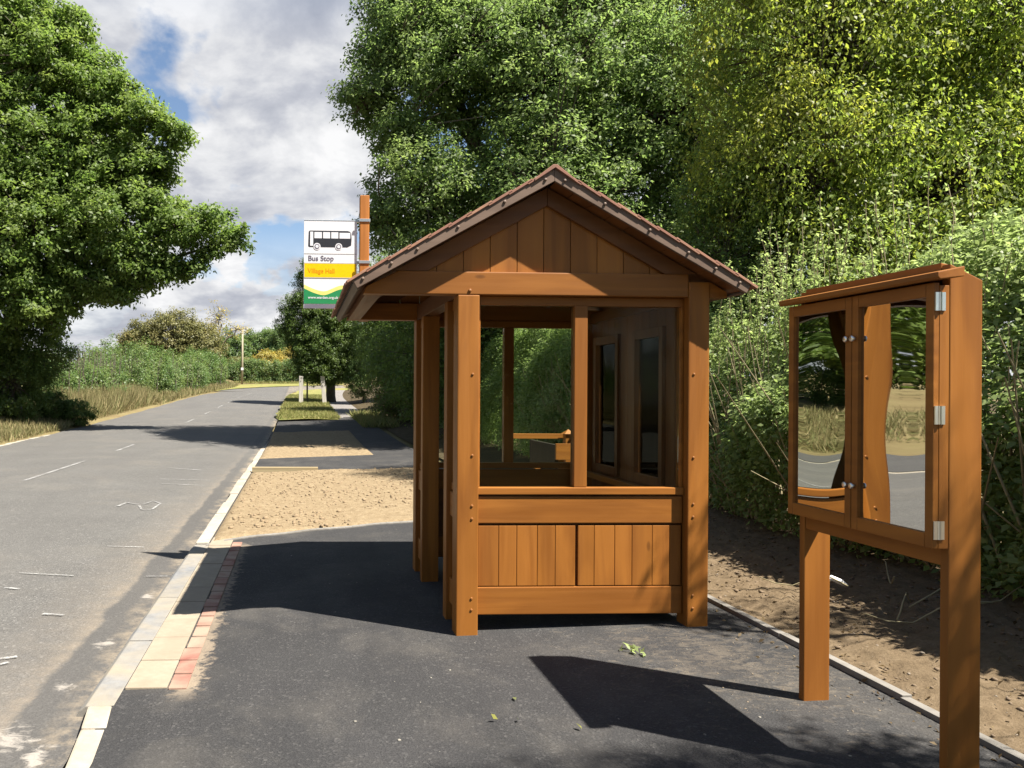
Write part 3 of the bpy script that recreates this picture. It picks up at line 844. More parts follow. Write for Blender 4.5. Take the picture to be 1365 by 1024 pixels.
MB().add([(2.421, ya, 1.965), (2.518, ya, 1.918), (2.518, ya, 1.936), (2.421, ya, 1.983), (2.421, yb, 1.965), (2.518, yb, 1.918), (2.518, yb, 1.936), (2.421, yb, 1.983)],
         [(0, 1, 2, 3), (4, 7, 6, 5), (0, 4, 5, 1), (1, 5, 6, 2), (2, 6, 7, 3), (3, 7, 4, 0)]).build('roof_board', WY, NB, .003)
MB().prism([(2.392, 1.929), (2.30, 1.918), (2.292, 1.926), (2.292, 1.944), (2.392, 1.966)], 2.60, 3.50).build('drip_mould', WY, NB, .003)
def pane_mesh(xc, y0, y1, z0, z1, amp, ph):
    ny, nz = 14, 36; V = []
    for side in (0, .003):
        for j in range(nz + 1):
            for i in range(ny + 1):
                s, t = i / ny, j / nz
                e = math.sin(math.pi * s) * math.sin(math.pi * t)
                d = amp * e + .00007 * math.sin(9.5 * t + 4 * s + ph * 7)
                V.append((xc + d + side, y0 + (y1 - y0) * s, z0 + (z1 - z0) * t))
    w = ny + 1; n = w * (nz + 1); F = []
    for k in (0, n):
        F += [(k + j * w + i, k + j * w + i + 1, k + (j + 1) * w + i + 1, k + (j + 1) * w + i) for j in range(nz) for i in range(ny)]
    return np.array(V), np.array(F)
for y0, y1, hinge_y, ph, amp in ((2.667, 3.077, 2.663, .52, .0020), (3.081, 3.489, None, .85, .0025)):
    d = MB()
    x0, x1 = 2.335, 2.3565
    sl, sr = (.036, .034)
    d.box(x0, x1, y0, y0 + sl, .931, 1.915); d.box(x0, x1, y1 - sr, y1, .931, 1.915)
    d.box(x0, x1, y0 + sl + .0005, y1 - sr - .0005, .931, .985); d.box(x0, x1, y0 + sl + .0005, y1 - sr - .0005, 1.865, 1.915)
    do = d.build('door', WY, NB, .003)
    v, f = pane_mesh(2.349, y0 + sl, y1 - sr, .985, 1.865, amp, ph)
    npmesh('pane', v, f, ACRYL, do, smooth=True)
    ky = y1 - .017 if hinge_y else y0 + .017
    for kz in (1.735, 1.115):
        k = MB().cyl((x0, ky, kz), (-1, 0, 0), .006, .012, 10).cyl((x0 - .012, ky, kz), (-1, 0, 0), .0125, .008, 14, .4).build('knob', STEEL, do)
    if hinge_y:
        for hz in (1.845, 1.425, 1.0):
            h = MB().cyl((2.3565, 2.661, hz - .034), (0, 0, 1), .0055, .068, 10)
            h.box(2.338, 2.3535, 2.661, 2.6665, hz - .034, hz + .034).box(2.3595, 2.376, 2.661, 2.6655, hz - .034, hz + .034)
            h.build('hinge', STEEL, do)

# ------------------------------------------------------------------ bus stop flag
BS = thing('bus_stop_sign', 'white, yellow and green bus stop flag on a thin timber post above the shelter eaves', 'bus stop sign', (.54, 6.41, 2.1))
MB().box(.50, .58, 6.36, 6.44, 2.10, 3.17).build('post', wood('sign_post_wood', 2, (.30, .11, .02), (.44, .165, .035)), BS, .006)
ys = 6.392
sp = MB().box(.025, .478, ys, ys + .012, 2.205, 2.962).build('sign_panel', WHITE, BS, .002)
def strip(x0, x1, z0, z1, m, nm, k=1): return MB().box(x0, x1, ys - .0012 * k, ys + .001, z0, z1).build(nm, m, sp)
strip(.027, .476, 2.952, 2.960, ALU, 'top_trim'); 
strip(.030, .473, 2.668, 2.674, GREYL, 'band_line'); strip(.030, .473, 2.588, 2.594, GREYL, 'band_line'); strip(.030, .473, 2.463, 2.470, GREYL, 'band_line', 2)
strip(.030, .473, 2.4702, 2.5878, YEL, 'yellow_band')
def wavepoly(zbase, top, nm, m, k):
    n = 24; xs_ = [.028 + .447 * i / n for i in range(n + 1)]
    poly = [(.028, zbase), (.475, zbase)] + [(x, top((x - .028) / .447)) for x in reversed(xs_)]
    MB().prism(poly, ys - .0012 * k, ys + .001).build(nm, m, sp)
wv = lambda a: (lambda t: a - .058 * math.sin(min(1, t / .42) * math.pi / 2) * (1 - 0) + (.055 * sm(.35, .75, t)) - .015 * sm(.7, 1, t))
wavepoly(2.245, wv(2.408), 'yellow_wave', LYEL, 1); wavepoly(2.245, wv(2.375), 'green_wave', GREEN, 2)
strip(.030, .474, 2.207, 2.238, GREYT, 'footer_band')
# bus symbol
b = MB()
rc = [(.062, 2.735), (.072, 2.728), (.395, 2.728), (.428, 2.745), (.432, 2.80), (.428, 2.845), (.418, 2.862), (.40, 2.868), (.075, 2.868), (.066, 2.86)]
b.prism(rc, ys - .0012, ys + .001)
bus = b.build('bus_symbol', BLACK, sp)
for x0, x1, z0, z1 in ((.078, .104, 2.738, 2.858), (.114, .178, 2.803, 2.856), (.188, .248, 2.803, 2.856), (.258, .318, 2.803, 2.856), (.328, .420, 2.803, 2.852)):
    MB().box(x0, x1, ys - .0024, ys, z0, z1).build('bus_window', WHITE, bus)
for cx in (.137, .322):
    MB().cyl((cx, ys, 2.733), (0, -1, 0), .030, .0025, 20).build('wheel_gap', WHITE, bus)
    MB().cyl((cx, ys, 2.733), (0, -1, 0), .0215, .0037, 20).build('wheel', GREYT, bus)
    MB().cyl((cx, ys, 2.733), (0, -1, 0), .013, .0049, 20).build('hub', WHITE, bus)
def text(body, x, z, size, m, nm, k=1.5, sx=1.0):
    cu = bpy.data.curves.new(nm, 'FONT'); cu.body = body; cu.size = size; cu.extrude = .0004; cu.offset = size * .012
    o = bpy.data.objects.new('lettering_tmp', cu); COL.objects.link(o)
    dg = bpy.context.evaluated_depsgraph_get(); me = bpy.data.meshes.new_from_object(o.evaluated_get(dg))
    bpy.data.objects.remove(o); off = rootloc(sp)
    me.transform(Matrix.Translation(Vector((x, ys - .0012 * k, z)) - off) @ Matrix.Rotation(rad(90), 4, 'X') @ Matrix.Diagonal((sx, 1, 1, 1)))
    me.materials.clear(); me.materials.append(m)
    t = bpy.data.objects.new(nm, me); link(t, sp); return t
text('Bus Stop', .060, 2.612, .062, GREYT, 'lettering', 1.5, 1.0)
text('Village Hall', .060, 2.507, .056, ORANGE, 'lettering', 1.6, .92)
text('www.warden.org.uk', .062, 2.288, .032, WHITE, 'lettering', 3, .98)
for z in (2.955, 2.60):
    MB().box(.478, .5005, 6.385, 6.41, z - .012, z + .012).box(.492, .588, 6.352, 6.3595, z - .012, z + .012).box(.5805, .588, 6.36, 6.445, z - .012, z + .012).build('clamp', ALU, BS, .001)

# ------------------------------------------------------------------ small things
TP = thing('timber_planter', 'low timber planter with capped corner post seen through the shelter windows', 'planter', (3.35, 9.1, pz(3.3, 9)))
z0 = pz(2.9, 9)
MB().box(2.93, 2.97, 8.5, 9.45, .62, .90).build('side_board', BLACKW, TP, .004)  # near-black wood paints in the shade on the side away from the sun
MB().box(2.93, 4.0, 8.46, 8.4995, .73, .915).build('front_board', WX, TP, .004)
MB().box(2.98, 4.0, 8.5, 8.53, .60, .66).build('lower_rail', WX, TP, .004)
MB().box(2.70, 3.42, 9.60, 9.66, .90, .965).build('back_rail', WX, TP, .004)
cp = MB().box(3.40, 3.50, 9.46, 9.56, z0 - .1, .97).build('corner_post', WZ, TP, .004)
MB().add([(3.38, 9.44, .972), (3.52, 9.44, .972), (3.52, 9.58, .972), (3.38, 9.58, .972), (3.45, 9.51, 1.03)], [(0, 3, 2, 1), (0, 1, 4), (1, 2, 4), (2, 3, 4), (3, 0, 4)]).build('cap', WX, cp)
MB().box(3.47, 3.52, 8.54, 9.455, .90, .96).build('side_rail', WY, TP, .004)
for x, y in ((2.98, 8.54), (3.92, 8.54), (2.98, 9.38)): MB().box(x, x + .07, y, y + .07, z0 - .1, .72).build('leg', WZ, TP, .004)

for (x, x2, lab) in ((.06, 0, 'pale weathered wooden post on the verge nearer the road'), (1.52, -.16, 'pale weathered wooden post leaning slightly, beside the dark tree')):
    z = rise(46) - .1
    mbp = MB().add([(x - .13, 46, z), (x + .13, 46, z), (x + .13, 46.16, z), (x - .13, 46.16, z), (x - .12 + x2, 46, z + 1.86), (x + .12 + x2, 46, z + 1.82), (x + .12 + x2, 46.16, z + 1.82), (x - .12 + x2, 46.16, z + 1.86)],
             [(0, 1, 2, 3), (4, 7, 6, 5), (0, 4, 5, 1), (1, 5, 6, 2), (2, 6, 7, 3), (3, 7, 4, 0)])
    tag(mbp.build('wooden_post', GREYW, None, .01), lab, 'post', 'pale posts on the verge')
PO = thing('utility_pole', 'thin pale wooden pole standing beyond the road bend', 'pole', (-6.77, 88, 2.6))
MB().tube([(-6.77, 88, 2.2), (-6.76, 88, 5.5), (-6.75, 88, 8.85)], [.13, .12, .09], 10).build('pole', simple('pale_pole', (.30, .26, .18), .8), PO, smooth=True)
MB().box(-6.9, -6.6, 87.86, 87.88, 3.9, 4.2).build('notice_plate', WHITE, PO)

tag(MB().tube([(3.62, 5.02, bz(3.62, 5.02) + .10), (3.66, 5.0, bz(3.62, 5) + .13), (3.71, 4.98, bz(3.7, 5) + .10), (3.76, 4.99, bz(3.76, 5) + .06)], [.012, .02, .02, .013], 8).build('plastic_pipe', PIPE, None, smooth=True),
    'small white plastic pipe offcut lying at the hedge foot behind the notice board', 'pipe')
def branch(pts, r, lab):
    tag(MB().tube(pts, [r * (1 - .5 * i / len(pts)) for i in range(len(pts))], 5).build('fallen_branch', TWIG, None, smooth=True), lab, 'branch', 'dead branches under the hedge')
for i, (x, y, l, a, lab) in enumerate(((3.75, 4.45, .9, .3, 'long thin dead branch lying level at the hedge foot'), (3.95, 4.1, .7, 2.6, 'short dead branch tilted on the soil under the hedge'),
        (3.9, 4.75, .8, 1.2, 'grey dead branch reaching out of the hedge foot'), (3.55, 4.3, .4, .9, 'broken twig on the bare soil before the hedge'), (3.7, 4.9, .7, 2.2, 'curved dead stem below the hedge bottom'), (3.85, 4.3, .6, .1, 'pale dead stick across the hedge foot'))):
    pts = []
    for k in range(6):
        t = k / 5; px_, py_ = x + l * t * math.cos(a), y + l * t * math.sin(a) * .6
        pts.append((px_, py_, bz(px_, py_) + .03 + .10 * math.sin(t * 3.1 + i) ** 2 + .03 * rng.random()))
    branch(pts, .0055, lab)
# dead leaves and chaff over the bank and along the edging
L_DEAD = leafmat('dead_leaf', (.05, .034, .018), (.105, .072, .038), (.17, .125, .06), .2, .6, .2)
q = []
for i in range(1500):
    y = 2.0 + 8 * rng.random(); x = 2.95 + 1.6 * rng.random() ** (.55 if i % 3 else 1.2)
    q.append((x, y, bz(x, y) + .008))
for i in range(160):
    y = 2.2 + 6 * rng.random(); x = 2.82 - abs(rng.normal(0, .14)) + .02 * (y - 3); q.append((x, y, pz(x, y) + .006))
v, f, t = leaves_at(np.array(q), .012, 1, .030, None, 0, .5, None, .15)
npmesh('leaf_litter', v, f, L_DEAD, None, 'stuff', t)
# leaves lying on the tarmac
def fallen(x, y, lab, n, s, m, nm='fallen_leaf'):
    v, f, t = leaves_at(np.array([[x, y, pz(x, y) + .012]]), s, n, .045, None, 0, .5, np.array([.8]), .18)
    o = npmesh(nm, v, f, m, None, tint=t); o['label'] = lab; o['category'] = 'leaf'; o['group'] = 'leaves fallen on the tarmac'
fallen(1.90, 4.17, 'pale green leafy sprig lying on tarmac in front of the shelter', 16, .07, L_HEDGE, 'leafy_sprig')
fallen(.92, 3.37, 'curled yellow leaf on the tarmac, leftmost of the litter', 1, .018, L_GOLD)
fallen(1.25, 3.26, 'pale dry leaf on tarmac in front of the board shadow', 1, .02, L_GOLD)
fallen(.99, 3.38, 'thin straw coloured leaf on tarmac beside the yellow curled one', 1, .018, L_GRASS)
fallen(1.05, 3.58, 'small pale leaf fragment on tarmac above the other litter', 1, .01, L_GRASS)

# ------------------------------------------------------------------ vegetation
# hedge on the right
HG = thing('hedge', 'tall mixed green hedge on the soil bank behind shelter and notice board', 'hedge', (4.6, 7, .3))
def hedge_profile(z, y):
    f = .12 * math.sin(y * 1.7) + .10 * math.sin(y * 4.1 + z * 2) + .08 * math.sin(z * 5 + y)
    base = 4.22 + .02 * (y - 3)
    if z < .9: return base + .12 * (.9 - z) + f * .5
    if z < 1.3: return base + .02 + f
    return base + .02 + (z - 1.3) * (1.12 + .12 * math.sin(y * .9)) * (1 - .65 * sm(8.5, 11, y)) + f
C = []; 
for i in range(7600):
    y = 1.9 + 26 * rng.random() ** 1.9; top = 2.5 + .25 * math.sin(y * 1.3) + .15 * math.sin(y * 3.3) + .04 * max(0, y - 8)
    z = .12 + (top - .12) * rng.random() ** .8
    x = hedge_profile(z, y) + abs(rng.normal(0, .10)) + (.55 * rng.random() if rng.random() < .25 else 0)
    C.append((x, y, z + .12 + rise(y)))
C = np.array(C)
parts = []
nearm = C[:, 1] < 9
parts.append(leaves_at(C[nearm], .14, 38, .056, np.tile([-.6, -.2, .4], (nearm.sum(), 1)), .2, .58, np.clip(.15 + .28 * (C[nearm][:, 2] - .8) / 1.8 + rng.normal(0, .15, nearm.sum()), 0, 1)))  # tint pales with height, painting in the sunlit upper hedge
parts.append(leaves_at(C[~nearm], .24, 55, .06, np.tile([-.6, -.2, .4], ((~nearm).sum(), 1)), .2, .58))
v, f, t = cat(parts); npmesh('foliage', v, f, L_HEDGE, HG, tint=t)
# inner core of bare stems so the hedge is not see-through
A = []; B = []
for i in range(1500):
    y = rng.uniform(1.9, 14); x = 4.45 + .02 * (y - 3) + rng.random() * .9; z = .15 + rng.random() * .1
    A.append((x, y, z)); B.append((x + rng.normal(0, .35) - .1, y + rng.normal(0, .35), z + rng.uniform(.5, 2.0)))
VS, FS = seg_arrays(np.array(A), np.array(B), .012, .004)
# long shoots above the hedge top
A = []; B = []; LC = []
for i in range(150):
    y = 3.2 + 6.0 * rng.random(); x0 = 4.7 + rng.random() * 1.0; z0 = 1.75 + (x0 - 4.7) * .75
    h = (.35 + .95 * rng.random() ** 1.4); lean = rng.normal(0, .10, 2)
    prev = np.array([x0, y, z0])
    for k in range(1, 6):
        p = np.array([x0 + lean[0] * h * k / 5, y + lean[1] * h * k / 5, z0 + h * k / 5]) + rng.normal(0, .01, 3)
        A.append(prev); B.append(p); 
        for q in range(4): LC.append(prev + (p - prev) * rng.random() + rng.normal(0, .012, 3))
        prev = p
v, f = seg_arrays(np.array(A), np.array(B), .005, .0035); npmesh('stems', np.concatenate([VS, v]), np.concatenate([FS, f + len(VS)]), TWIG, HG)
v, f, t = leaves_at(np.array(LC), .035, 5, .042, None, .2, .55, np.clip(rng.normal(.55, .2, len(LC)), 0, 1)); npmesh('shoot_leaves', v, f, L_HEDGE, HG, tint=t)

# tall shrubs just outside the right of the frame; their shade falls on board and tarmac
tree('tall_shrub', 'tall leafy shrub in the hedge line right of the notice board', (4.9, 1.0, .3), .07, [((4.75, 1.0, 2.2), (.5, .55, 1.2)), ((4.8, .95, 4.3), (.55, .5, 1.2)), ((5.6, -.55, 8.2), (.9, .7, .8))], L_HEDGE, 70, .16, 34, .06, .03, cat_='shrub')
tree('tall_shrub', 'tall shrub rising out of the hedge between notice board and shelter, off to the right', (5.6, 3.1, .3), .07, [((4.86, 3.1, 4.6), (.26, .22, .5), .9), ((5.6, 3.0, 4.9), (.4, .4, .5), .6)], L_HEDGE, 60, .18, 30, .06, .03, cat_='shrub')

# big oak behind the shelter
ob = [((4.6, 13.6, 7.2), (2.4, 2.4, 1.9)), ((2.6, 14.0, 7.7), (1.5, 1.9, 1.3)), ((2.2, 13.5, 5.0), (1.05, 1.6, 1.15)), ((4.2, 12.8, 4.6), (1.9, 1.8, 1.6)), ((6.6, 12.8, 6.2), (2.1, 2.0, 2.2)), ((6.4, 12.8, 3.4), (1.8, 1.6, 1.6)),
      ((3.4, 14.6, 9.4), (2.2, 2.2, 1.7)), ((6.0, 14.6, 9.8), (2.6, 2.4, 2.0)), ((2.0, 14.5, 8.9), (.9, 1.2, .7)), ((3.3, 14.0, 3.5), (1.4, 1.6, 1.1)), ((1.2, 13.8, 6.9), (.62, .8, .5)), ((1.65, 13.8, 7.7), (.7, .8, .5)), ((1.75, 13.6, 6.2), (.5, .8, .4)), ((1.5, 13.6, 4.6), (.45, .6, .5)), ((8.8, 14, 8), (2.4, 2.2, 2.6))]
kk = 1.5
ob = [((c[0] * kk, c[1] * kk, 1.5 + (c[2] - 1.5) * kk), tuple(q * kk for q in r)) for c, r in ob]
tree('oak_tree', 'large grey-green tree with spreading limbs rising behind the shelter roof', (8.2, 22.6, .5), .45, ob, L_BIG, 24, .37, 54, .112, .15, inner=.3, flat=.7, fork=(7.8, 22.3, 4.6))
# yellow-green drooping tree at right
tree('birch_tree', 'yellow-green drooping tree filling the upper right above the hedge', (8.6, 11.6, .6), .18,
     [((7.4, 10.2, 6.3), (1.9, 1.8, 1.9)), ((9.6, 10.0, 6.5), (2.1, 1.9, 2.1)), ((6.7, 9.8, 4.5), (1.3, 1.4, 1.2)), ((8.5, 9.6, 4.2), (1.7, 1.5, 1.4)), ((10.6, 9.8, 4.2), (1.6, 1.5, 1.5)), ((7.0, 10.5, 8.1), (1.6, 1.5, 1.2)), ((12, 10.5, 6.5), (1.8, 1.8, 2.4)), ((7.3, 9.2, 3.1), (1.2, 1.0, .8))],
     L_YEL, 75, .26, 46, .062, .06, droop=1.6, aspect=.5, gold=lambda C: np.clip(.05 + .30 * ((C[:, 0] < 6.9) & (C[:, 2] > 4.2)) * (np.sin(C[:, 2] * 2.1 + C[:, 1]) > -.2), 0, 1), inner=.3, flat=1.25)
# dark evergreen between the two
tree('evergreen_tree', 'dark evergreen shrub between the oak and the yellow-green tree', (6.4, 10.4, .5), .10,
     [((6.0, 10.4, 3.2), (.9, .9, 1.5)), ((6.7, 10.9, 4.1), (.9, .9, 1.5)), ((5.2, 10.5, 2.4), (.8, .9, 1.1))], L_DARK, 80, .2, 40, .06, .04)
for i, (x, y, h, lab) in enumerate(((8.5, 3.5, 4.2, 'leafy tree close behind the hedge at the right edge'), (10.5, 6.5, 4.4, 'leafy tree behind the hedge and the notice board'), (9.8, 12.5, 5, 'shady tree behind the yellow-green tree'), (13.5, 9.5, 6, 'tree deep behind the hedge on the right'))):
    tree('woodland_tree', lab, (x, y, .8), .14, [((x, y, h * .5), (1.7, 1.7, h * .5))], L_DARK, 34, .3, 40, .085, .06, group='trees behind the right hedge')
# understory and woodland edge along the path
spots = [((3.9, 22, .5), [((3.9, 21.6, 2.6), (1.5, 1.6, 2.0)), ((5.4, 20.5, 3.0), (1.6, 1.6, 2.4))]), ((4.5, 30, .7), [((4.3, 29.5, 3.0), (1.7, 1.8, 2.6)), ((5.8, 28, 4.8), (2.0, 2, 3.0))]),
         ((5.2, 38, 1.0), [((4.9, 37.5, 4.2), (2.2, 2.0, 3.4)), ((4.3, 36.5, 6.4), (1.8, 1.8, 2.0))]), ((6.5, 46, 1.4), [((6.0, 46, 5), (2.2, 2, 4))]), ((8.5, 24, .9), [((8.5, 24, 5), (2.5, 2.4, 4.5))]), ((9, 34, 1.2), [((9, 34, 6), (3, 3, 5.5))])]
labs = ['dark green bush under the big tree, nearest along the path', 'dark leafy bush beside the path, under overhanging boughs', 'dark tree overhanging the path beyond the verge', 'dark tree where the path disappears', 'shady tree deep behind the big tree', 'shady tall tree behind the path-side bushes']
for (b, lb), lab in zip(spots, labs):
    tree('woodland_tree', lab, b, .16, lb, L_DARK, 22, .42, 46, .11, .06, group='dark trees along the path')
# bushes low at the path side
tree('bush', 'pale green rounded bush at the path side beside the dark tree', (3.9, 46, 1.0), .06, [((3.7, 46, 2.3), (.9, .9, 1.3))], L_FAR, 60, .2, 40, .09, .03, cat_='bush')
tree('bush', 'dull brown-green bush spreading over the path edge', (3.6, 30, .4), .06, [((3.75, 30, 1.3), (.9, 1.2, 1.1)), ((4.6, 28.5, 1.2), (.9, 1.0, 1.0))], L_BROWN, 40, .22, 40, .08, .03, cat_='bush')
# dark clipped tree by the posts
tree('yew_tree', 'dense dark green tree with a bulging outline standing by the pale posts', (2.0, 49, .9), .30,
     [((1.3, 48, 8.3), (1.5, 1.4, 2.6)), ((1.0, 48, 6.0), (2.4, 2.0, 2.3)), ((1.5, 47.6, 4.3), (2.1, 1.8, 1.8)), ((2.4, 48, 7.0), (1.7, 1.6, 2.6)), ((2.3, 47.6, 3.4), (1.5, 1.5, 1.2)), ((1.7, 47.4, 2.9), (1.9, 1.5, 1.1)), ((.9, 47.6, 3.6), (1.3, 1.3, 1.2))], L_CON, 46, .30, 60, .10, .08, inner=.55)
MBs = MB().tube([(.45, 47.5, .8), (.45, 47.5, 3.2)], [.06, .05], 6).build('sapling_stake', BARK, None); tag(MBs, 'thin dark stake beside the dark tree on the verge', 'stake')

# left oak
lo = [((-9.9, 28, 15.0), (1.7, 1.8, 1.3)), ((-11.8, 28, 14.2), (2.2, 2.2, 2.0)), ((-8.3, 27.5, 14.6), (.9, 1, .7)), ((-7.4, 27.5, 13.2), (.9, 1, .6)), ((-5.3, 27, 9.7), (1.0, 1.2, .8)), ((-8.2, 27, 8.8), (1.6, 1.6, 1.2)), ((-9.5, 28, 10.6), (2.9, 3, 2.9)), ((-7.4, 27.5, 10.0), (1.9, 2.2, 1.8)), ((-6.8, 27, 7.6), (2.2, 2.4, 1.7)), ((-9.5, 27, 7.0), (2.5, 2.6, 2.2)), ((-12.2, 27.5, 9), (3, 3, 4)), ((-10.4, 28, 13.9), (2.0, 2.4, 1.6)), ((-8.9, 27, 13.2), (1.3, 1.6, 1.1)),
      ((-12.5, 26.6, 4.2), (2.6, 2.4, 2.4)), ((-9.2, 26.8, 4.6), (1.6, 1.6, 1.2)), ((-7.3, 27, 5.3), (1.3, 1.4, .7)), ((-5.7, 26.5, 6.1), (1.3, 1.4, .65)), ((-6.0, 27, 9.0), (1.3, 1.6, 1.0)),
      ((-5.6, 26.8, 11.1), (1.0, 1.3, .7)), ((-4.4, 26.6, 10.5), (.75, 1, .5)), ((-6.5, 27, 12.0), (.9, 1.2, .7)), ((-7.7, 27, 12.3), (1.0, 1.2, .8)), ((-4.9, 26.5, 8.0), (.8, 1, .5)), ((-4.3, 26.4, 7.2), (1.2, 1.4, .75)), ((-3.2, 26.2, 7.4), (.75, .9, .5)), ((-2.5, 26.2, 6.7), (.75, .8, .5)), ((-3.3, 26.2, 6.2), (.6, .7, .4)), ((-3.7, 26.2, 5.7), (.4, .5, .3)), ((-4.6, 26.4, 5.9), (.7, .8, .4)), ((-6.2, 26.6, 4.9), (.6, .8, .35))]
tree('oak_tree', 'broad spreading oak overhanging the left side of the road', (-11.3, 29.5, .6), .5, lo + [((-5.3, 26.4, 5.5), (.9, 1.0, .5)), ((-4.3, 26.3, 5.6), (.6, .7, .35)), ((-6.6, 26.6, 5.2), (.9, 1, .5))], L_OAK, 15.5, .37, 56, .155, .085, inner=.3, fork=(-11, 29, 4.0), flat=.65)
tree('bush', 'dark bush in deep shade under the left oak', (-10.8, 28.2, .4), .08, [((-10.6, 28, 1.8), (1.3, 1.2, 1.6)), ((-12.6, 27.6, 1.9), (1.7, 1.4, 1.7)), ((-9.6, 28.2, 2.9), (1.1, 1.1, 1.2)), ((-14.6, 28, 2.2), (1.6, 1.4, 1.9))], L_DARK, 36, .3, 60, .10, .05, cat_='bush')
tree('bush', 'small dark green clump at the road edge below the left oak', (-8.9, 29.6, .2), .03, [((-8.75, 29.6, .6), (.75, .6, .55)), ((-9.5, 29.4, .8), (.6, .5, .7))], L_DARK, 90, .14, 50, .07, .02, cat_='bush')
# trees out to the left, mirrored in the notice board panes
for i, (x, y, lab) in enumerate(((-27, 34, 'tree on the left bank, nearest the oak'), (-31, 24, 'tree crowning the left bank, mid height'), (-30, 42, 'tree on the left bank beyond the oak'))):
    tree('bank_tree', lab, (x, y, 3.0), .3, [((x, y, 6.5), (4.5, 4.5, 4.6))], L_OAK, 6, .9, 60, .26, .12, group='trees on the left bank')
MB().box(-13.6, -13.5, 23.5, 23.6, 1.0, 2.3).build('wooden_post', GREYW); o = bpy.data.objects['wooden_post.002']; tag(o, 'lone grey field post on the dry left bank', 'post')

for i, (x, y, lab) in enumerate(((-15, -17, 'unseen roadside tree behind the viewpoint, across the road'), (-4, -19, 'unseen roadside tree behind the viewpoint, straight back'), (5, -17, 'unseen roadside tree behind the viewpoint, near the hedge'))):  # unseen row added to cut sky fill and darken the glass
    tree('unseen_roadside_tree', lab, (x, y, .2), .3, [((x, y, 5.2), (5.5, 3.0, 5.0))], L_OAK, 6, .9, 60, .28, .12, group='unseen trees added to dim sky fill and reflections')
# roadside hedge on the left, several clipped sections
def farhedge(name, lab, y0, y1, xf, wdt, hf, m, n, cr, per, L, zoff=0.3):
    r0 = thing(name, lab, 'hedge', (xf((y0 + y1) / 2), (y0 + y1) / 2, gz(xf((y0 + y1) / 2), (y0 + y1) / 2)))
    Cc = []; O = []
    lb = []; y = y0 + .6
    while y < y1:
        h = hf(y) * rng.uniform(.72, 1.12); rx = rng.uniform(.9, 1.35)
        lb.append(((xf(y) - rx + rng.normal(0, .2), y, rise(y) + zoff + h * .5), (rx, rng.uniform(1.0, 1.7), h * .55)))
        lb.append(((xf(y) - rx - 1.0, y + .7, rise(y) + zoff + h * .55), (rx, 1.5, h * .6)))
        if rng.random() < .6: lb.append(((xf(y) - rx * .8, y + .5, rise(y) + zoff + h * .3), (rx * .9, 1.0, h * .32)))
        y += rng.uniform(1.3, 2.2)
    Cc, O = lobe_clusters(lb, 11, .6)
    sel = rng.permutation(len(Cc))[:int(n * 1.2)]; Cc, O = Cc[sel], O[sel]
    v, f, t = leaves_at(np.array(Cc), cr, per, L, np.array(O)); npmesh('foliage', v, f, m, r0, tint=t)
    A = np.array([(xf(y) - rng.random() * wdt, y, rise(y) + .1) for y in rng.uniform(y0, y1, 200)]); B = A + np.array([0, 0, 1]) * (hf(y0) * .8) + rng.normal(0, .3, A.shape)
    v, f = seg_arrays(A, B, .03, .012); npmesh('stems', v, f, BARK, r0)
farhedge('hedge', 'bushy green roadside hedge left of the road, nearer length', 36, 56, lambda y: curve(y) - 10.5 + .35 * math.sin(y * .8) + .25 * math.sin(y * 2.1), 2.4, lambda y: 3.0 + .4 * math.sin(y * .55 + 1), L_FAR, 3000, .40, 42, .13, .1)
farhedge('hedge', 'roadside hedge left of the road, far length towards the bend', 56, 80, lambda y: curve(y) - 9.7 + .35 * math.sin(y * .6) + .25 * math.sin(y * 1.9), 2.4, lambda y: 2.9 + .4 * math.sin(y * .45), L_FAR, 2600, .44, 40, .15, .1)
# low hedge across the outside of the bend
r0 = thing('hedge', 'long low clipped hedge across the far side of the bend', 'hedge', (-2, 92, 2.5))
Cc = [(rng.uniform(-16, 9), 92 + rng.normal(0, .5), 2.6 + 2.6 * rng.random()) for i in range(1700)]
v, f, t = leaves_at(np.array(Cc), .45, 40, .17, np.tile([0, -.6, .5], (len(Cc), 1))); npmesh('foliage', v, f, L_FAR, r0, tint=t)
# beyond the bend
tree('thorn_tree', 'wide olive-brown tree rising behind the left roadside hedge', (-13, 80, 2.6), .3, [((-13.5, 80, 7.2), (3.4, 2.6, 2.7)), ((-10.5, 80, 6.4), (2.4, 2.4, 2.1)), ((-16.8, 80, 6.4), (2.4, 2.4, 2.0))], L_BROWN, 16, .55, 46, .2, .1)
tree('sparse_tree', 'thin half-bare tree showing sky between its twigs', (-8.8, 82, 2.8), .14, [((-8.9, 82, 9.4), (1.7, 1.2, 1.9), .35), ((-6.9, 82, 8.2), (1.2, 1, 1.0), .35)], L_GOLD, 16, .5, 9, .2, .10, twigs=.9, inner=.2)
for i, (x, y, z, m, lab) in enumerate(((-4.6, 104, 6.4, L_GOLD, 'golden shrub beyond the low hedge'), (-1.5, 106, 6.9, L_GOLD, 'taller golden shrub behind the low hedge, nearer the dark tree'), (-8.5, 104, 5.6, L_BROWN, 'olive shrub behind the pale pole'), (2.5, 106, 7.2, L_BROWN, 'olive shrub partly hidden by the dark tree'))):
    tree('shrub', lab, (x, y, 2.8), .1, [((x, y, 2.8 + (z - 2.8) * .62), (2.3, 1.6, (z - 2.8) * .55))], m, 14, .5, 46, .2, .06, group='shrubs beyond the bend', cat_='shrub')
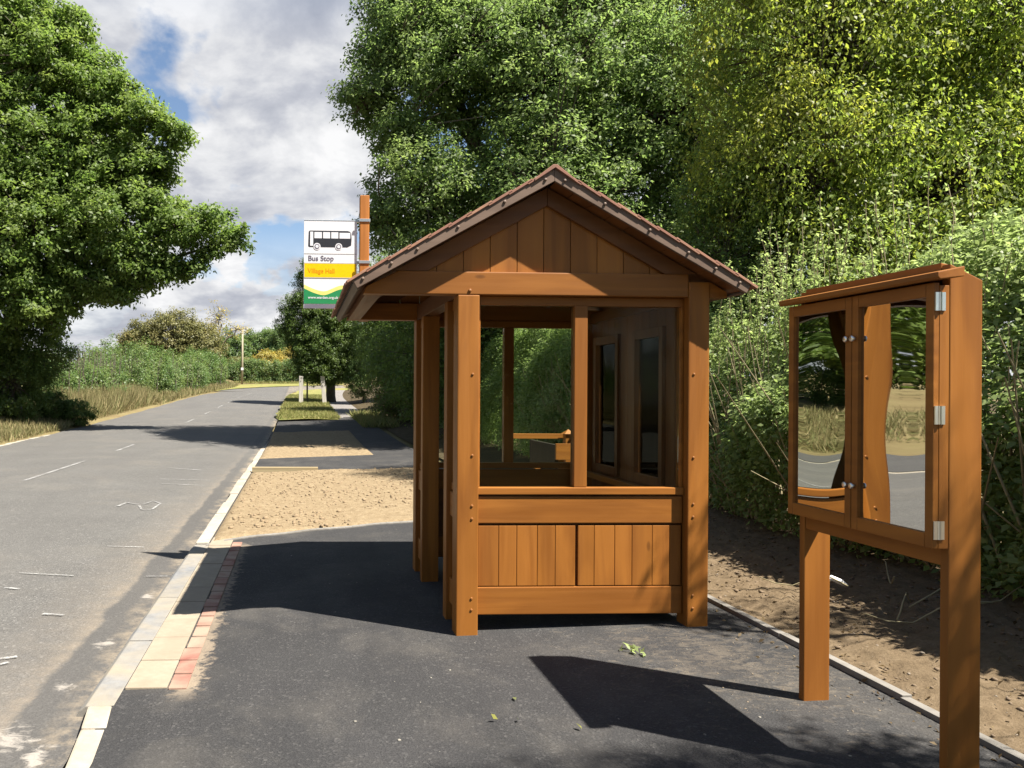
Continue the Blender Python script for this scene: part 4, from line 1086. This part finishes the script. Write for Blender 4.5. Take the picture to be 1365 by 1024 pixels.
for i, (x, y, z, lab) in enumerate(((-14, 150, 12.5, 'distant tree at the left, behind the half-bare tree'), (-8, 155, 13.5, 'distant tree seen above the pole'), (-2.5, 150, 14.5, 'distant round tree above the golden shrubs'), (4, 155, 13.5, 'distant tree beside the dark tree'), (-22, 150, 12, 'distant tree far left behind the hedge'), (12, 150, 15, 'distant tree behind the dark tree'), (-32, 150, 12, 'distant tree behind the left oak'))):
    tree('distant_tree', lab, (x, y, 3), .3, [((x, y, 3 + (z - 3) * .55), (4.2, 3.5, (z - 3) * .5))], L_FAR, 7, .9, 50, .36, .15, group='distant trees on the skyline')

# grass
def blades(name, m, n, pf, h0, h1, w, lean=.3):
    P_ = np.array([pf() for _ in range(n)]); h = h0 + (h1 - h0) * rng.random(n)
    T = np.stack([rng.normal(0, lean, n), rng.normal(0, lean, n), np.ones(n)], 1)
    Nn = np.stack([rng.normal(0, 1, n), rng.normal(0, 1, n), np.full(n, .3)], 1)
    v, f = leaf_arrays(P_, T, unit(Nn), h, np.full(n, w), .1)
    npmesh(name, v, f, m, None, 'stuff', np.repeat(np.clip(rng.normal(.3, .25, n), 0, 1), 4))
def gp(x0, x1, y0, y1, zf):
    def g():
        y = rng.uniform(y0, y1); x = rng.uniform(x0, x1) + curve(y); return (x, y, zf(x, y))
    return g
blades('tall_dry_grass', L_GRASS, 9000, gp(-10.6, -8.9, 31, 47, gz), .35, 1.25, .03, .3)
blades('roadside_grass', L_GRASS, 6000, gp(-9.8, -8.6, 46, 82, gz), .15, .6, .045, .35)
blades('left_verge_grass', L_GRASS, 16000, gp(-13.5, -8.6, 20.5, 31, gz), .15, .42, .03, .4)
blades('bank_grass', L_GRASS, 7000, gp(-16, -11.3, 4, 21, gz), .12, .34, .03, .4)
vz = lambda x, y: rise(y) + .04
blades('verge_grass', L_GREENG, 26000, gp(-.98, 1.72, 32.1, 58, vz), .06, .22, .03, .6)
blades('bend_grass', L_GREENG, 5000, gp(-13, 12, 88.6, 91.5, lambda x, y: rise(y) - .05), .15, .4, .06, .5)
blades('weeds', L_GREENG, 3500, gp(2.3, 3.6, 27, 34, lambda x, y: rise(y) + .05), .1, .45, .03, .5)

# ------------------------------------------------------------------ light, sky, camera
S = Vector((1.48, -1.0, 2.85)).normalized()
sun = bpy.data.lights.new('sun', 'SUN'); sun.energy = 5.0; sun.angle = rad(.55); sun.color = (1, .94, .85)
so = bpy.data.objects.new('sun', sun); link(so); so.rotation_euler = S.to_track_quat('Z', 'Y').to_euler(); so.location = (8, -5, 14)
wd = bpy.data.worlds.new('World'); sc.world = wd; wd.use_nodes = True
nt = wd.node_tree; nt.nodes.clear()
out = N(nt, 'ShaderNodeOutputWorld'); bg = N(nt, 'ShaderNodeBackground'); bg.inputs[1].default_value = .05
sky = N(nt, 'ShaderNodeTexSky', sky_type='NISHITA', sun_disc=False); sky.sun_elevation = math.asin(S.z); sky.sun_rotation = math.atan2(S.x, S.y)
sky.air_density = 1.0; sky.dust_density = .6; sky.ozone_density = 1.3
tc = N(nt, 'ShaderNodeTexCoord'); sx = N(nt, 'ShaderNodeSeparateXYZ'); nt.links.new(tc.outputs['Generated'], sx.inputs[0])
def M_(op, a, b=None):
    n = N(nt, 'ShaderNodeMath', operation=op)
    for i, v in enumerate((a, b)):
        if v is None: continue
        if hasattr(v, 'links'): nt.links.new(v, n.inputs[i])
        else: n.inputs[i].default_value = v
    return n.outputs[0]
den = M_('ADD', M_('MAXIMUM', sx.outputs[2], 0.0), .30)
cb = N(nt, 'ShaderNodeCombineXYZ'); nt.links.new(M_('DIVIDE', sx.outputs[0], den), cb.inputs[0]); nt.links.new(M_('DIVIDE', sx.outputs[1], den), cb.inputs[1])
mp = N(nt, 'ShaderNodeMapping'); mp.inputs['Location'].default_value = (2.06, .446, 0); mp.inputs['Scale'].default_value = (1.0, .8, 1); nt.links.new(cb.outputs[0], mp.inputs[0])
cl = noise(nt, mp.outputs[0], 2.3, 9, .52, .15)
mp2 = N(nt, 'ShaderNodeMapping'); mp2.inputs['Location'].default_value = (5.1, 2.35, 0); nt.links.new(cb.outputs[0], mp2.inputs[0])
sh = noise(nt, mp2.outputs[0], 4.2, 8, .56, .2)
cov = M_('MULTIPLY', ramp(nt, cl, [(.405, 0.0), (.455, 1.0)]), M_('MULTIPLY', ramp(nt, sx.outputs[2], [(.42, 1.0), (.66, .12)]), ramp(nt, M_('ADD', sx.outputs[1], .5), [(.2, .15), (.75, 1.0)])))
cov = M_('MAXIMUM', cov, M_('MULTIPLY', ramp(nt, sx.outputs[2], [(.10, .92), (.21, 0.0)]), ramp(nt, M_('ADD', sx.outputs[1], .5), [(.5, 0.), (.9, 1.0)])))
ccol = ramp(nt, sh, [(.33, (2.6, 2.75, 3.2)), (.45, (3.5, 3.62, 4.0)), (.55, (4.9, 4.95, 5.1)), (.65, (6.0, 6.0, 6.05))])
nt.links.new(mix(nt, cov, sky.outputs[0], ccol), bg.inputs[0]); nt.links.new(bg.outputs[0], out.inputs[0])

cam = bpy.data.cameras.new('camera'); co = bpy.data.objects.new('camera', cam); link(co); sc.camera = co
cam.sensor_width = 36; cam.lens = 1000 / 1365 * 36; cam.shift_x = (682.5 - 445) / 1365; cam.shift_y = (521.7 - 512) / 1365
cam.clip_start = .05; cam.clip_end = 2000
th = math.atan(.045)
co.matrix_world = Matrix.Translation((0, 0, 1.5)) @ Matrix.Rotation(-th, 4, 'Z') @ Matrix.Rotation(rad(90), 4, 'X') @ Matrix.Rotation(.006, 4, 'Z')
sc.view_settings.view_transform = 'Standard'; sc.view_settings.look = 'None'; sc.view_settings.exposure = 1.7; sc.view_settings.gamma = 1
sc.render.engine = 'CYCLES'; sc.cycles.max_bounces = 8; sc.cycles.transparent_max_bounces = 12; sc.cycles.use_denoising = True
